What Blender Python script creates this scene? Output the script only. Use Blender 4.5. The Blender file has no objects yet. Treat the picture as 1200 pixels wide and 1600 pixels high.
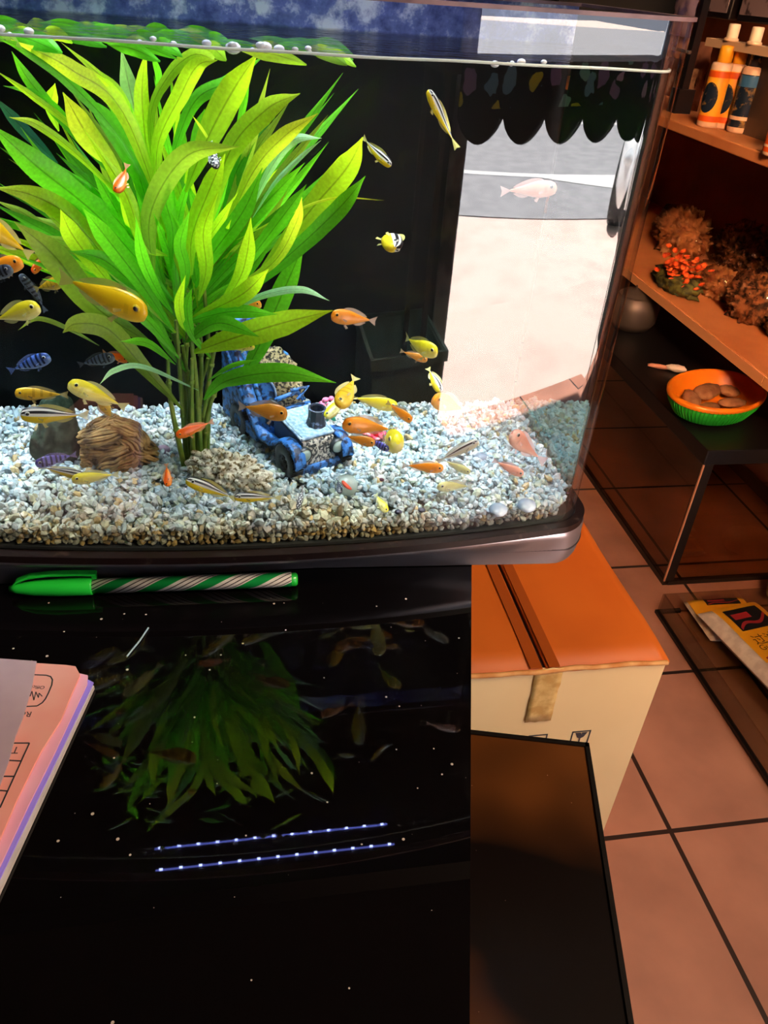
import bpy, bmesh, math, random
import numpy as np
from mathutils import Vector, Matrix, noise
from math import sin, cos, pi, radians, sqrt, atan2
random.seed(7)
S = bpy.context.scene
COL = S.collection

# ------------------------------------------------------------------ camera
FPX = 1230.0
PITCH, ROLL, YAW = radians(34.434), radians(4.452), radians(11.740)
CP = Vector((0.0, 0.0, 1.02))
_f = Vector((sin(YAW)*cos(PITCH), cos(YAW)*cos(PITCH), -sin(PITCH)))
_r = Vector((cos(YAW), -sin(YAW), 0))
_u = _r.cross(_f)
CR = _r*cos(ROLL) + _u*sin(ROLL)
CU = -_r*sin(ROLL) + _u*cos(ROLL)
CF = _f
cam = bpy.data.cameras.new('camera')
co = bpy.data.objects.new('camera', cam); COL.objects.link(co)
co.matrix_world = Matrix(((CR.x, CU.x, -CF.x, CP.x), (CR.y, CU.y, -CF.y, CP.y), (CR.z, CU.z, -CF.z, CP.z), (0, 0, 0, 1)))
cam.sensor_fit = 'VERTICAL'; cam.sensor_height = 36; cam.lens = FPX/1600*36
cam.clip_start = 0.01; cam.clip_end = 100
S.camera = co

def ray(x, y):
    return (CF*FPX + CR*(x-600) + CU*(800-y)).normalized()
def onz(x, y, z):
    d = ray(x, y); return CP + d*((z-CP.z)/d.z)
def ony(x, y, Y):
    d = ray(x, y); return CP + d*((Y-CP.y)/d.y)
def onx(x, y, X):
    d = ray(x, y); return CP + d*((X-CP.x)/d.x)

# ------------------------------------------------------------------ world, sun, area lights, exposure
S.view_settings.view_transform = 'Standard'
S.view_settings.look = 'None'
S.view_settings.exposure = 0.0
S.view_settings.gamma = 1.0
S.view_settings.use_curve_mapping = False
w = bpy.data.worlds.new('world'); S.world = w; w.use_nodes = True
w.node_tree.nodes['Background'].inputs[0].default_value = (0.75, 0.82, 1.0, 1)
w.node_tree.nodes['Background'].inputs[1].default_value = 2.5
S.cycles.use_denoising = True
S.cycles.max_bounces = 12
S.cycles.diffuse_bounces = 4
S.cycles.glossy_bounces = 5
S.cycles.transparent_max_bounces = 40
S.cycles.caustics_reflective = False
S.cycles.caustics_refractive = False
S.cycles.sample_clamp_indirect = 8

def lamp(name, kind, loc, energy, color, rot=None, size=None, size_y=None, spread=None, target=None):
    l = bpy.data.lights.new(name, kind); l.energy = energy; l.color = color
    o = bpy.data.objects.new(name, l); COL.objects.link(o); o.location = loc
    if target is not None:
        o.rotation_euler = (Vector(target)-Vector(loc)).to_track_quat('-Z', 'Y').to_euler()
    if rot: o.rotation_euler = rot
    if kind == 'AREA':
        l.shape = 'RECTANGLE'; l.size = size; l.size_y = size_y or size
        if spread: l.spread = radians(spread)
    return o
sun = lamp('sun', 'SUN', (4, -8, 8), 55, (1, 0.96, 0.9), target=(4+.08, -8+.5, 8-1.0)); sun.data.angle = radians(0.6)
lamp('ceiling_lamp_light', 'AREA', (1.30, -0.25, 2.25), 37, (1.0, 0.76, 0.52), size=0.9, size_y=0.3, target=(0.55, 0.55, 0.2))
lamp('shelf_fill_light', 'AREA', (0.15, -0.6, 1.75), 7.5, (1.0, 0.55, 0.28), size=0.4, target=(1.1, 1.5, 0.65), spread=50)  # unseen fill added behind the camera to brighten the shelves
lamp('tank_light', 'AREA', (-0.01, 0.395, 1.0445), 0.55, (0.84, 0.93, 1.0), rot=(0, 0, 0), size=0.33, size_y=0.115, spread=48)

# ------------------------------------------------------------------ helpers
def mat(name, color=(.5, .5, .5), rough=.5, metal=0., spec=.5, emis=None, estr=0., noise_scale=None, color2=None, ramp=(.4, .6), bump=0., bump_scale=None, attr=False, sub=0., coat=0., detail=4.):
    m = bpy.data.materials.new(name); m.use_nodes = True
    nt = m.node_tree; b = nt.nodes['Principled BSDF']
    b.inputs['Base Color'].default_value = (*color, 1)
    b.inputs['Roughness'].default_value = rough
    b.inputs['Metallic'].default_value = metal
    b.inputs['Specular IOR Level'].default_value = spec
    if coat: b.inputs['Coat Weight'].default_value = coat; b.inputs['Coat Roughness'].default_value = .05
    if emis: b.inputs['Emission Color'].default_value = (*emis, 1); b.inputs['Emission Strength'].default_value = estr
    tc = nt.nodes.new('ShaderNodeTexCoord')
    colsock = None
    if attr:
        a = nt.nodes.new('ShaderNodeAttribute'); a.attribute_name = 'Col'; colsock = a.outputs['Color']
    if noise_scale:
        n = nt.nodes.new('ShaderNodeTexNoise'); n.inputs['Scale'].default_value = noise_scale; n.inputs['Detail'].default_value = detail
        nt.links.new(tc.outputs['Object'], n.inputs['Vector'])
        r = nt.nodes.new('ShaderNodeMapRange'); r.inputs[1].default_value = ramp[0]; r.inputs[2].default_value = ramp[1]
        nt.links.new(n.outputs['Fac'], r.inputs[0])
        mx = nt.nodes.new('ShaderNodeMix'); mx.data_type = 'RGBA'
        nt.links.new(r.outputs[0], mx.inputs[0])
        mx.inputs[6].default_value = (*color, 1); mx.inputs[7].default_value = (*(color2 or color), 1)
        if colsock:
            nt.links.new(colsock, mx.inputs[6])
            if not color2:
                ml = nt.nodes.new('ShaderNodeMix'); ml.data_type = 'RGBA'; ml.blend_type = 'MULTIPLY'; ml.inputs[0].default_value = 1
                nt.links.new(colsock, ml.inputs[6]); ml.inputs[7].default_value = (.6, .6, .6, 1); nt.links.new(ml.outputs[2], mx.inputs[7])
        colsock = mx.outputs[2]
    if colsock: nt.links.new(colsock, b.inputs['Base Color'])
    if bump:
        n2 = nt.nodes.new('ShaderNodeTexNoise'); n2.inputs['Scale'].default_value = bump_scale or 50; n2.inputs['Detail'].default_value = 5
        nt.links.new(tc.outputs['Object'], n2.inputs['Vector'])
        bp = nt.nodes.new('ShaderNodeBump'); bp.inputs['Strength'].default_value = bump; bp.inputs['Distance'].default_value = .002
        nt.links.new(n2.outputs['Fac'], bp.inputs['Height']); nt.links.new(bp.outputs[0], b.inputs['Normal'])
    return m

def N(nt, kind, **kw):
    n = nt.nodes.new(kind)
    for k, v in kw.items(): setattr(n, k, v)
    return n

class MB:
    def __init__(s): s.v = []; s.f = []; s.mi = []; s.c = []; s.uv = None; s.sm = []
    def add(s, vs, fs, mi=0, col=(1, 1, 1), smooth=True, M=None):
        n = len(s.v)
        s.v += [tuple(M @ Vector(p)) if M is not None else tuple(p) for p in vs]
        for f in fs: s.f.append([i+n for i in f]); s.mi.append(mi); s.c.append(col); s.sm.append(smooth)
        return s
    def box(s, lo, hi, mi=0, col=(1, 1, 1), M=None):
        x0, y0, z0 = lo; x1, y1, z1 = hi
        vs = [(x0, y0, z0), (x1, y0, z0), (x1, y1, z0), (x0, y1, z0), (x0, y0, z1), (x1, y0, z1), (x1, y1, z1), (x0, y1, z1)]
        fs = [(0, 3, 2, 1), (4, 5, 6, 7), (0, 1, 5, 4), (1, 2, 6, 5), (2, 3, 7, 6), (3, 0, 4, 7)]
        return s.add(vs, fs, mi, col, False, M)
    def prism(s, poly, z0, z1, mi=0, col=(1, 1, 1), M=None, smooth=False):
        n = len(poly)
        a = sum(poly[i][0]*poly[(i+1) % n][1]-poly[(i+1) % n][0]*poly[i][1] for i in range(n))
        if a < 0: poly = poly[::-1]
        vs = [(p[0], p[1], z0) for p in poly]+[(p[0], p[1], z1) for p in poly]
        s.add(vs, [tuple(range(n))[::-1], tuple(range(n, 2*n))], mi, col, False, M)
        return s.add(vs, [(i, (i+1) % n, n+(i+1) % n, n+i) for i in range(n)], mi, col, smooth, M)
    def tube(s, path, rad, seg=10, mi=0, col=(1, 1, 1), M=None, flat=1.0):
        path = [Vector(p) for p in path]; k = len(path)
        if not hasattr(rad, '__len__'): rad = [rad]*k
        vs = []; up = None
        for i, p in enumerate(path):
            t = (path[min(i+1, k-1)]-path[max(i-1, 0)]).normalized()
            if up is None: up = Vector((0, 0, 1)) if abs(t.z) < .9 else Vector((1, 0, 0))
            a = t.cross(up).normalized(); up = a.cross(t).normalized()
            for j in range(seg):
                th = 2*pi*j/seg; vs.append(p+(a*cos(th)+up*sin(th)*flat)*rad[i])
        fs = [(i*seg+j, i*seg+(j+1) % seg, (i+1)*seg+(j+1) % seg, (i+1)*seg+j) for i in range(k-1) for j in range(seg)]
        fs = [f[::-1] for f in fs]
        s.add(vs, fs, mi, col, True, M)
        return s.add(vs[:seg]+vs[-seg:], [tuple(range(seg)), tuple(range(seg, 2*seg))[::-1]], mi, col, False, M)
    def lathe(s, prof, seg=24, mi=0, col=(1, 1, 1), M=None, smooth=True):
        vs = [(r*cos(2*pi*j/seg), r*sin(2*pi*j/seg), z) for r, z in prof for j in range(seg)]
        fs = [(i*seg+j, i*seg+(j+1) % seg, (i+1)*seg+(j+1) % seg, (i+1)*seg+j) for i in range(len(prof)-1) for j in range(seg)]
        return s.add(vs, fs, mi, col, smooth, M)
    def ico(s, r=1, sub=2, mi=0, col=(1, 1, 1), M=None, disp=None):
        bm = bmesh.new(); bmesh.ops.create_icosphere(bm, subdivisions=sub, radius=1)
        vs = []
        for v in bm.verts:
            q = v.co.copy()
            if disp: q = q*disp(q)
            vs.append(q*r)
        fs = [tuple(v.index for v in f.verts) for f in bm.faces]; bm.free()
        return s.add(vs, fs, mi, col, True, M)
    def build(s, name, mats, parent=None, loc=(0, 0, 0), auto=True):
        me = bpy.data.meshes.new(name)
        me.from_pydata(s.v, [], s.f)
        for m in (mats if isinstance(mats, (list, tuple)) else [mats]): me.materials.append(m)
        me.polygons.foreach_set('material_index', s.mi)
        me.polygons.foreach_set('use_smooth', s.sm)
        ca = me.color_attributes.new('Col', 'FLOAT_COLOR', 'CORNER')
        arr = np.ones((len(me.loops), 4), dtype=np.float32); k = 0
        for f, c in zip(s.f, s.c):
            arr[k:k+len(f), :3] = c; k += len(f)
        ca.data.foreach_set('color', arr.ravel())
        if s.uv is not None:
            ul = me.uv_layers.new(name='UVMap')
            li = np.zeros(len(me.loops), dtype=np.int32); me.loops.foreach_get('vertex_index', li)
            ul.data.foreach_set('uv', np.array(s.uv, dtype=np.float32)[li].ravel())
        o = bpy.data.objects.new(name, me); COL.objects.link(o); o.location = loc
        if parent: o.parent = parent
        return o

def tag(o, label, cat, group=None, kind=None):
    if label: o['label'] = label
    if cat: o['category'] = cat
    if group: o['group'] = group
    if kind: o['kind'] = kind
    return o
def empty(name, label, cat, loc=(0, 0, 0), rz=0, group=None):
    o = bpy.data.objects.new(name, None); COL.objects.link(o); o.empty_display_size = .01
    o.location = loc; o.rotation_euler = (0, 0, rz)
    return tag(o, label, cat, group)
def struct(o, label, cat):
    return tag(o, label, cat, kind='structure')
def bevel(o, wd, seg=2):
    b = o.modifiers.new('bevel', 'BEVEL'); b.width = wd; b.segments = seg; b.limit_method = 'ANGLE'
    return o
def text_mesh(name, body, size, m, parent, M, align='LEFT', ext=0.0):
    cu = bpy.data.curves.new(name, 'FONT'); cu.body = body; cu.size = size; cu.align_x = align; cu.extrude = ext
    to = bpy.data.objects.new(name+'_c', cu); COL.objects.link(to)
    bpy.context.view_layer.update()
    dg = bpy.context.evaluated_depsgraph_get()
    me = bpy.data.meshes.new_from_object(to.evaluated_get(dg))
    bpy.data.objects.remove(to); bpy.data.curves.remove(cu)
    me.transform(M); me.materials.clear(); me.materials.append(m)
    o = bpy.data.objects.new(name, me); COL.objects.link(o); o.parent = parent
    return o

# ------------------------------------------------------------------ setting: room
def tile_mat():
    m = bpy.data.materials.new('terracotta_tiles'); m.use_nodes = True; nt = m.node_tree; b = nt.nodes['Principled BSDF']
    tc = N(nt, 'ShaderNodeTexCoord'); mp = N(nt, 'ShaderNodeMapping')
    nt.links.new(tc.outputs['Object'], mp.inputs[0])
    mp.inputs['Location'].default_value = (-.595+.9+.15, -.605+.9+.15, 0)
    br = N(nt, 'ShaderNodeTexBrick'); br.offset = 0; br.squash = 1
    br.inputs['Scale'].default_value = 1; br.inputs['Brick Width'].default_value = .3; br.inputs['Row Height'].default_value = .305
    br.inputs['Mortar Size'].default_value = .0038; br.inputs['Mortar Smooth'].default_value = .1; br.inputs['Bias'].default_value = 0
    br.inputs['Color1'].default_value = (.50, .225, .150, 1); br.inputs['Color2'].default_value = (.54, .255, .175, 1); br.inputs['Mortar'].default_value = (.035, .018, .014, 1)
    mp.inputs['Location'].default_value = (-.595+.0+.3, -.605+.305, 0)
    nt.links.new(mp.outputs[0], br.inputs['Vector'])
    n = N(nt, 'ShaderNodeTexNoise'); n.inputs['Scale'].default_value = 9; n.inputs['Detail'].default_value = 6; nt.links.new(tc.outputs['Object'], n.inputs['Vector'])
    mx = N(nt, 'ShaderNodeMix', data_type='RGBA', blend_type='MULTIPLY'); mx.inputs[0].default_value = .55
    cr = N(nt, 'ShaderNodeValToRGB'); cr.color_ramp.elements[0].position = .3; cr.color_ramp.elements[0].color = (.55, .5, .5, 1); cr.color_ramp.elements[1].position = .7; cr.color_ramp.elements[1].color = (1.1, 1.05, 1.05, 1)
    nt.links.new(n.outputs['Fac'], cr.inputs[0]); nt.links.new(br.outputs['Color'], mx.inputs[6]); nt.links.new(cr.outputs[0], mx.inputs[7])
    nt.links.new(mx.outputs[2], b.inputs['Base Color'])
    b.inputs['Roughness'].default_value = .38
    bp = N(nt, 'ShaderNodeBump'); bp.inputs['Strength'].default_value = .5; bp.inputs['Distance'].default_value = .002; bp.invert = True
    nt.links.new(br.outputs['Fac'], bp.inputs['Height']); nt.links.new(bp.outputs[0], b.inputs['Normal'])
    return m
M_dark = mat('dark_wall_paint', (.008, .007, .007), .7, noise_scale=3, color2=(.012, .010, .009))
M_brownwall = mat('brown_board', (.42, .12, .04), .6, noise_scale=6, color2=(.30, .08, .025))
M_ceil = mat('ceiling_paint', (.06, .05, .045), .8, noise_scale=2, color2=(.05, .045, .04))
o = MB().box((-2, -1.165, -.05), (2.0, 2.8, 0)).build('floor', tile_mat()); struct(o, 'terracotta square floor tiles with dark grout lines', 'floor')
o = MB().box((-2, -1.35, 2.6), (2.0, 2.8, 2.7)).build('ceiling', M_ceil); struct(o, 'dark shop ceiling above the counter', 'ceiling')
o = MB().box((1.9, -1.15, 0), (2.0, 2.8, 2.6)).build('wall_right', M_brownwall); struct(o, 'brown boarded wall behind the shelf unit', 'wall')
o = MB().box((-2, 2.7, 0), (1.9, 2.8, 2.6)).build('wall_back', M_dark); struct(o, 'dark wall at the far end behind the tank', 'wall')
o = MB().box((-2.1, -1.15, 0), (-2, 2.7, 2.6)).build('wall_left', M_dark); struct(o, 'dark wall on the left side of the shop', 'wall')
DX0, WY = .69, -1.15
mb = MB().box((-2.1, WY-.2, 0), (DX0, WY, 2.6)).box((DX0, WY-.2, 2.15), (2.0, WY, 2.6)).box((1.90, WY-.2, 0), (2.0, WY, 2.15))
o = mb.build('wall_front', M_dark); struct(o, 'dark wall with the open shop doorway onto the street', 'wall')
M_grey = mat('grey_metal_frame', (.42, .46, .47), .5, noise_scale=9, color2=(.12, .13, .14), ramp=(.45, .6))
o = MB().box((DX0-.005, WY-.16, 0), (DX0+.055, WY+.012, 2.15)).box((DX0+.055, WY-.16, 2.09), (1.9, WY+.012, 2.15)).build('trim_1', M_grey); struct(o, 'grey metal frame of the open doorway', 'door frame')

# ------------------------------------------------------------------ street outside (seen mirrored in the tank glass)
M_pave = mat('pale_paving', (.80, .70, .62), .8, noise_scale=2.6, color2=(.74, .50, .44), ramp=(.45, .7))
M_road = mat('grey_asphalt', (.30, .30, .32), .85, noise_scale=5, color2=(.24, .24, .26))
M_paint = mat('road_paint', (.9, .9, .9), .6, noise_scale=20, color2=(.8, .8, .8))
rd = Vector((.93, .36, 0)).normalized(); rn = Vector((-rd.y, rd.x, 0))   # along and across the street
SZ = -.45   # the street lies lower than the shop floor
o = MB().box((-8, -40, SZ-.06), (30, WY-.2, SZ)).build('pavement', M_pave); struct(o, 'sunlit pale pinkish pavement outside the door', 'pavement')
o = MB().box((-2, -1.95, SZ), (4.0, WY-.015, -.004)).build('doorstep', M_pave); struct(o, 'broad sunlit pale landing outside the shop door', 'landing')
o = MB().box((-.6, -2.2, 2.28), (3.2, WY-.2, 2.34)).build('sunblocker', M_grey); tag(o, 'plain canopy added unseen over the shop door to keep the sun out', 'sunblocker', kind='structure')  # unseen slab added to block the sun from the doorway
road = empty('road', 'grey asphalt street with white lines beyond the pavement', 'road', (3.35, -4.62, SZ)); road['kind'] = 'structure'
def rp(a, b, z): p = rd*a+rn*b; return (p.x, p.y, z)
def rquad(mb, a0, a1, b0, b1, z):
    return mb.add([rp(a0, b0, z-.004), rp(a1, b0, z-.004), rp(a1, b1, z-.004), rp(a0, b1, z-.004), rp(a0, b0, z), rp(a1, b0, z), rp(a1, b1, z), rp(a0, b1, z)],
                  [(0, 3, 2, 1), (4, 5, 6, 7), (0, 1, 5, 4), (1, 2, 6, 5), (2, 3, 7, 6), (3, 0, 4, 7)], smooth=False)
rquad(MB(), -12, 26, -34, 0, .008).build('asphalt', M_road, road)
rquad(MB(), -12, 26, -1.66, -1.5, .012).build('painted_line', M_paint, road)
rquad(MB(), -12, 26, -5.1, -4.92, .012).build('painted_line', M_paint, road)
tri = MB(); tri.add([rp(.3, -1.5, .0121), rp(3.4, -1.5, .0121), rp(3.4, -.35, .0121)], [(0, 1, 2)], smooth=False); tri.build('painted_wedge', M_paint, road)
tri = MB(); tri.add([rp(-1.2, -1.7, .0121), rp(-1.2, -1.2, .0121), rp(-2.6, -1.2, .0121), rp(-2.6, -1.45, .0121)], [(0, 1, 2, 3)], smooth=False); tri.build('painted_arrow', M_paint, road)

# white car parked by the door
M_white = mat('white_car_paint', (.85, .87, .9), .2, coat=.6)
M_tyre = mat('tyre_rubber', (.03, .03, .035), .7)
M_dgl = mat('dark_car_glass', (.05, .07, .10), .08)
M_grille = mat('dark_blue_grille', (.04, .06, .13), .35, noise_scale=30, color2=(.25, .3, .4))
car = empty('car', 'white parked car at the kerb, mirrored at the right of the tank glass', 'car', (4.25, -2.98, SZ), radians(138.7))
def carbody():
    mb = MB(); L, W = 3.9, 1.66
    sec = [(0, .30, .52, .60), (.08, .26, .66, .70), (.35, .24, .78, .80), (1.0, .22, .92, .82), (1.35, .22, .98, .83), (1.9, .22, 1.38, .72), (2.6, .22, 1.46, .70), (3.3, .22, 1.40, .70), (3.75, .24, 1.0, .78), (3.9, .34, .8, .7)]
    vs = []; k = 12
    for x, zb, zt, hw in sec:
        full = .83 if .2 < x < 3.7 else hw+.06
        pr = [(-full+.05, zb), (-full, zb+.12), (-full, .62 if zt > .64 else zt-.05), (-hw, min(zt-.04, .9) if zt > 1 else zt-.04), (-hw+.06, zt-.01), (-hw*.5, zt), (hw*.5, zt), (hw-.06, zt-.01), (hw, min(zt-.04, .9) if zt > 1 else zt-.04), (full, .62 if zt > .64 else zt-.05), (full, zb+.12), (full-.05, zb)]
        vs += [(-x, y, z) for y, z in pr]
    n = len(sec)
    fs = [(i*k+j, i*k+(j+1) % k, (i+1)*k+(j+1) % k, (i+1)*k+j) for i in range(n-1) for j in range(k)]
    mb.add(vs, fs); mb.add(vs[:k], [tuple(range(k))[::-1]]); mb.add(vs[-k:], [tuple(range(k))])
    return mb
carbody().build('body', M_white, car)
MB().box((-.02, -.42, .42), (.03, .42, .60)).build('grille', M_grille, car)
for s_ in (-1, 1):
    Mh = Matrix.Translation((-.06, s_*.60, .58)) @ Matrix.Diagonal((.10, .17, .075, 1))
    MB().ico(1, 3, M=Mh).build('headlamp', mat('headlamp_glass', (.6, .65, .7), .1), car)
MB().box((-.005, -.26, .36), (.045, .26, .42)).build('number_plate', mat('plate_white', (.8, .8, .75), .5), car)
MB().box((-1.83, -.66, .96), (-1.40, .66, .985), M=Matrix.Identity(4)).build('cowl', M_dgl, car)
MB().add([(-1.42, -.70, 1.0), (-1.42, .70, 1.0), (-1.88, .64, 1.36), (-1.88, -.64, 1.36), (-1.40, -.70, 1.03), (-1.40, .70, 1.03), (-1.86, .64, 1.39), (-1.86, -.64, 1.39)], [(0, 3, 2, 1), (4, 5, 6, 7), (0, 1, 5, 4), (1, 2, 6, 5), (2, 3, 7, 6), (3, 0, 4, 7)], smooth=False).build('windscreen', M_dgl, car)
for x in (-.75, -3.15):
    for s_ in (-1, 1):
        Mw = Matrix.Translation((x, s_*.76, .31)) @ Matrix.Rotation(pi/2, 4, 'X')
        wv = MB().lathe([(0, -.1), (.18, -.1), (.2, -.11), (.3, -.11), (.31, -.08), (.31, .08), (.3, .11), (.2, .11), (.18, .1), (0, .1)], 28, M=Mw).build('wheel', M_tyre, car)
        MB().lathe([(0, -.115), (.17, -.112), (.19, -.10)], 20, M=Mw).lathe([(.19, .10), (.17, .112), (0, .115)], 20, M=Mw).build('hub_cap', M_grey, wv)

# display table with a scalloped cloth in the doorway
def floral():
    m = bpy.data.materials.new('dark_floral_cloth'); m.use_nodes = True; nt = m.node_tree; b = nt.nodes['Principled BSDF']
    tc = N(nt, 'ShaderNodeTexCoord'); v = N(nt, 'ShaderNodeTexVoronoi'); v.inputs['Scale'].default_value = 17
    nz = N(nt, 'ShaderNodeTexNoise'); nz.inputs['Scale'].default_value = 30
    ad = N(nt, 'ShaderNodeMix', data_type='VECTOR'); ad.inputs[0].default_value = .04
    nt.links.new(tc.outputs['Object'], nz.inputs['Vector']); nt.links.new(tc.outputs['Object'], ad.inputs[4]); nt.links.new(nz.outputs['Color'], ad.inputs[5]); nt.links.new(ad.outputs[1], v.inputs['Vector'])
    th = N(nt, 'ShaderNodeMath', operation='LESS_THAN'); th.inputs[1].default_value = .36; nt.links.new(v.outputs['Distance'], th.inputs[0])
    sx = N(nt, 'ShaderNodeSeparateXYZ'); nt.links.new(tc.outputs['Object'], sx.inputs[0])
    g = N(nt, 'ShaderNodeMath', operation='GREATER_THAN'); g.inputs[1].default_value = -.055; nt.links.new(sx.outputs['Z'], g.inputs[0])
    mu = N(nt, 'ShaderNodeMath', operation='MULTIPLY'); nt.links.new(th.outputs[0], mu.inputs[0]); nt.links.new(g.outputs[0], mu.inputs[1])
    cr = N(nt, 'ShaderNodeValToRGB'); cr.color_ramp.interpolation = 'CONSTANT'
    e = cr.color_ramp.elements; e[0].color = (.35, .25, .6, 1); e[1].position = .3; e[1].color = (.2, .45, .75, 1)
    for p, c in ((.5, (.6, .5, .9, 1)), (.7, (.75, .75, .05, 1)), (.85, (.3, .7, .7, 1))): x = e.new(p); x.color = c
    sp = N(nt, 'ShaderNodeSeparateColor'); nt.links.new(v.outputs['Color'], sp.inputs[0]); nt.links.new(sp.outputs[0], cr.inputs[0])
    mx = N(nt, 'ShaderNodeMix', data_type='RGBA'); mx.inputs[6].default_value = (.012, .018, .035, 1)
    nt.links.new(mu.outputs[0], mx.inputs[0]); nt.links.new(cr.outputs[0], mx.inputs[7]); nt.links.new(mx.outputs[2], b.inputs['Base Color']); b.inputs['Roughness'].default_value = .8
    return m
tbl = empty('display_table', 'low table with a dark scalloped cloth standing in the bright doorway', 'table', (1.06, -1.0, 0))
M_wood2 = mat('dark_stained_wood', (.05, .03, .02), .5, noise_scale=12, color2=(.09, .05, .03))
MB().box((-.52, -.12, .872), (.55, .10, .890)).build('tabletop', M_wood2, tbl)
for sx_ in (-.50, .535):
    for sy_ in (-.105, .085): MB().box((sx_-.008, sy_-.008, 0), (sx_+.008, sy_+.008, .872)).build('leg', M_wood2, tbl)
poly = [(-.31-.155*1, .895), (-.31-.155*1, .80)]
nsc = 6; wsc = .155
for i in range(nsc):
    for k in range(13):
        t = k/12; poly.append((-.465+wsc*(i+t), .80-.048*sin(pi*t)**.7-.004*i))
poly += [(.465, .78), (.465, .895)]
mb = MB(); n = len(poly)
vv = [(p[0], .102, p[1]) for p in poly]+[(p[0], .106, p[1]) for p in poly]
mb.add([(a, b, c-.87) for a, b, c in vv], [tuple(range(n)), tuple(range(n, 2*n))[::-1]]+[((i+1) % n, i, n+i, n+(i+1) % n) for i in range(n)], smooth=False)
cl = mb.build('scalloped_cloth', floral(), tbl, loc=(0, 0, .87))

# dark green crate by the doorway (its reflection shows low in the tank glass)
M_crate = mat('sea_green_plastic', (.42, .74, .68), .5, noise_scale=15, color2=(.34, .62, .57))
cr_ = empty('storage_crate', 'sea green plastic crate against the front wall, mirrored dimly in the glass', 'crate', (.50, -.99, 0))
mb = MB().box((-.13, -.13, .012), (.13, -.12, .34)).box((-.13, .12, .012), (.13, .13, .34)).box((-.13, -.12, .012), (-.12, .12, .34)).box((.12, -.12, .012), (.13, .12, .34)).box((-.13, -.13, 0), (.13, .13, .012))
bevel(mb.build('crate_body', M_crate, cr_), .004)
MB().box((-.137, -.137, .32), (.137, -.127, .345)).box((-.137, .127, .32), (.137, .137, .345)).box((-.137, -.127, .32), (-.127, .127, .345)).box((.127, -.127, .32), (.137, .127, .345)).build('crate_rim', M_crate, cr_)

# ------------------------------------------------------------------ desk and cabinet
DZ = .75
DA = radians(14.64)
dd = Vector((sin(DA), cos(DA), 0)); dr = Vector((cos(DA), -sin(DA), 0))
E0 = Vector((.1205, .329, 0))                       # point on the right edge of the desk top
def dpt(a, b): p = E0+dd*a-dr*b; return (p.x, p.y)
def black_gloss():
    m = bpy.data.materials.new('black_gloss_desktop'); m.use_nodes = True; nt = m.node_tree; b = nt.nodes['Principled BSDF']
    tc = N(nt, 'ShaderNodeTexCoord'); v = N(nt, 'ShaderNodeTexVoronoi'); v.inputs['Scale'].default_value = 190
    nt.links.new(tc.outputs['Object'], v.inputs['Vector'])
    sp = N(nt, 'ShaderNodeSeparateColor'); nt.links.new(v.outputs['Color'], sp.inputs[0])
    pw = N(nt, 'ShaderNodeMath', operation='POWER'); nt.links.new(sp.outputs[0], pw.inputs[0]); pw.inputs[1].default_value = 4
    ml = N(nt, 'ShaderNodeMath', operation='MULTIPLY'); nt.links.new(pw.outputs[0], ml.inputs[0]); ml.inputs[1].default_value = .13
    th = N(nt, 'ShaderNodeMath', operation='LESS_THAN'); nt.links.new(v.outputs['Distance'], th.inputs[0]); nt.links.new(ml.outputs[0], th.inputs[1])
    mx = N(nt, 'ShaderNodeMix', data_type='RGBA'); mx.inputs[6].default_value = (.0022, .0016, .0018, 1); mx.inputs[7].default_value = (.5, .42, .38, 1)
    nt.links.new(th.outputs[0], mx.inputs[0]); nt.links.new(mx.outputs[2], b.inputs['Base Color'])
    rr = N(nt, 'ShaderNodeMapRange'); nt.links.new(th.outputs[0], rr.inputs[0]); rr.inputs[3].default_value = .015; rr.inputs[4].default_value = .8
    nt.links.new(rr.outputs[0], b.inputs['Roughness'])
    b.inputs['Specular IOR Level'].default_value = .45
    return m
M_black = mat('black_laminate', (.006, .005, .005), .3)
desk = empty('desk', 'glossy black counter desk speckled with dust, carrying the fish tank', 'desk', (0, 0, 0))
MB().prism([dpt(.30, 0), dpt(-.62, 0), dpt(-.62, 1.2), dpt(.30, 1.2)], DZ-.022, DZ).build('desktop', black_gloss(), desk)
bevel(MB().prism([dpt(.28, .02), dpt(-.60, .02), dpt(-.60, .04), dpt(.28, .04)], 0, DZ-.022).build('side_panel', M_black, desk), .001)
bevel(MB().prism([dpt(.28, 1.16), dpt(-.60, 1.16), dpt(-.60, 1.18), dpt(.28, 1.18)], 0, DZ-.022).build('side_panel', M_black, desk), .001)
bevel(MB().prism([dpt(.28, .04), dpt(.26, .04), dpt(.26, 1.16), dpt(.28, 1.16)], .1, DZ-.022).build('back_panel', M_black, desk), .001)

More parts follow.
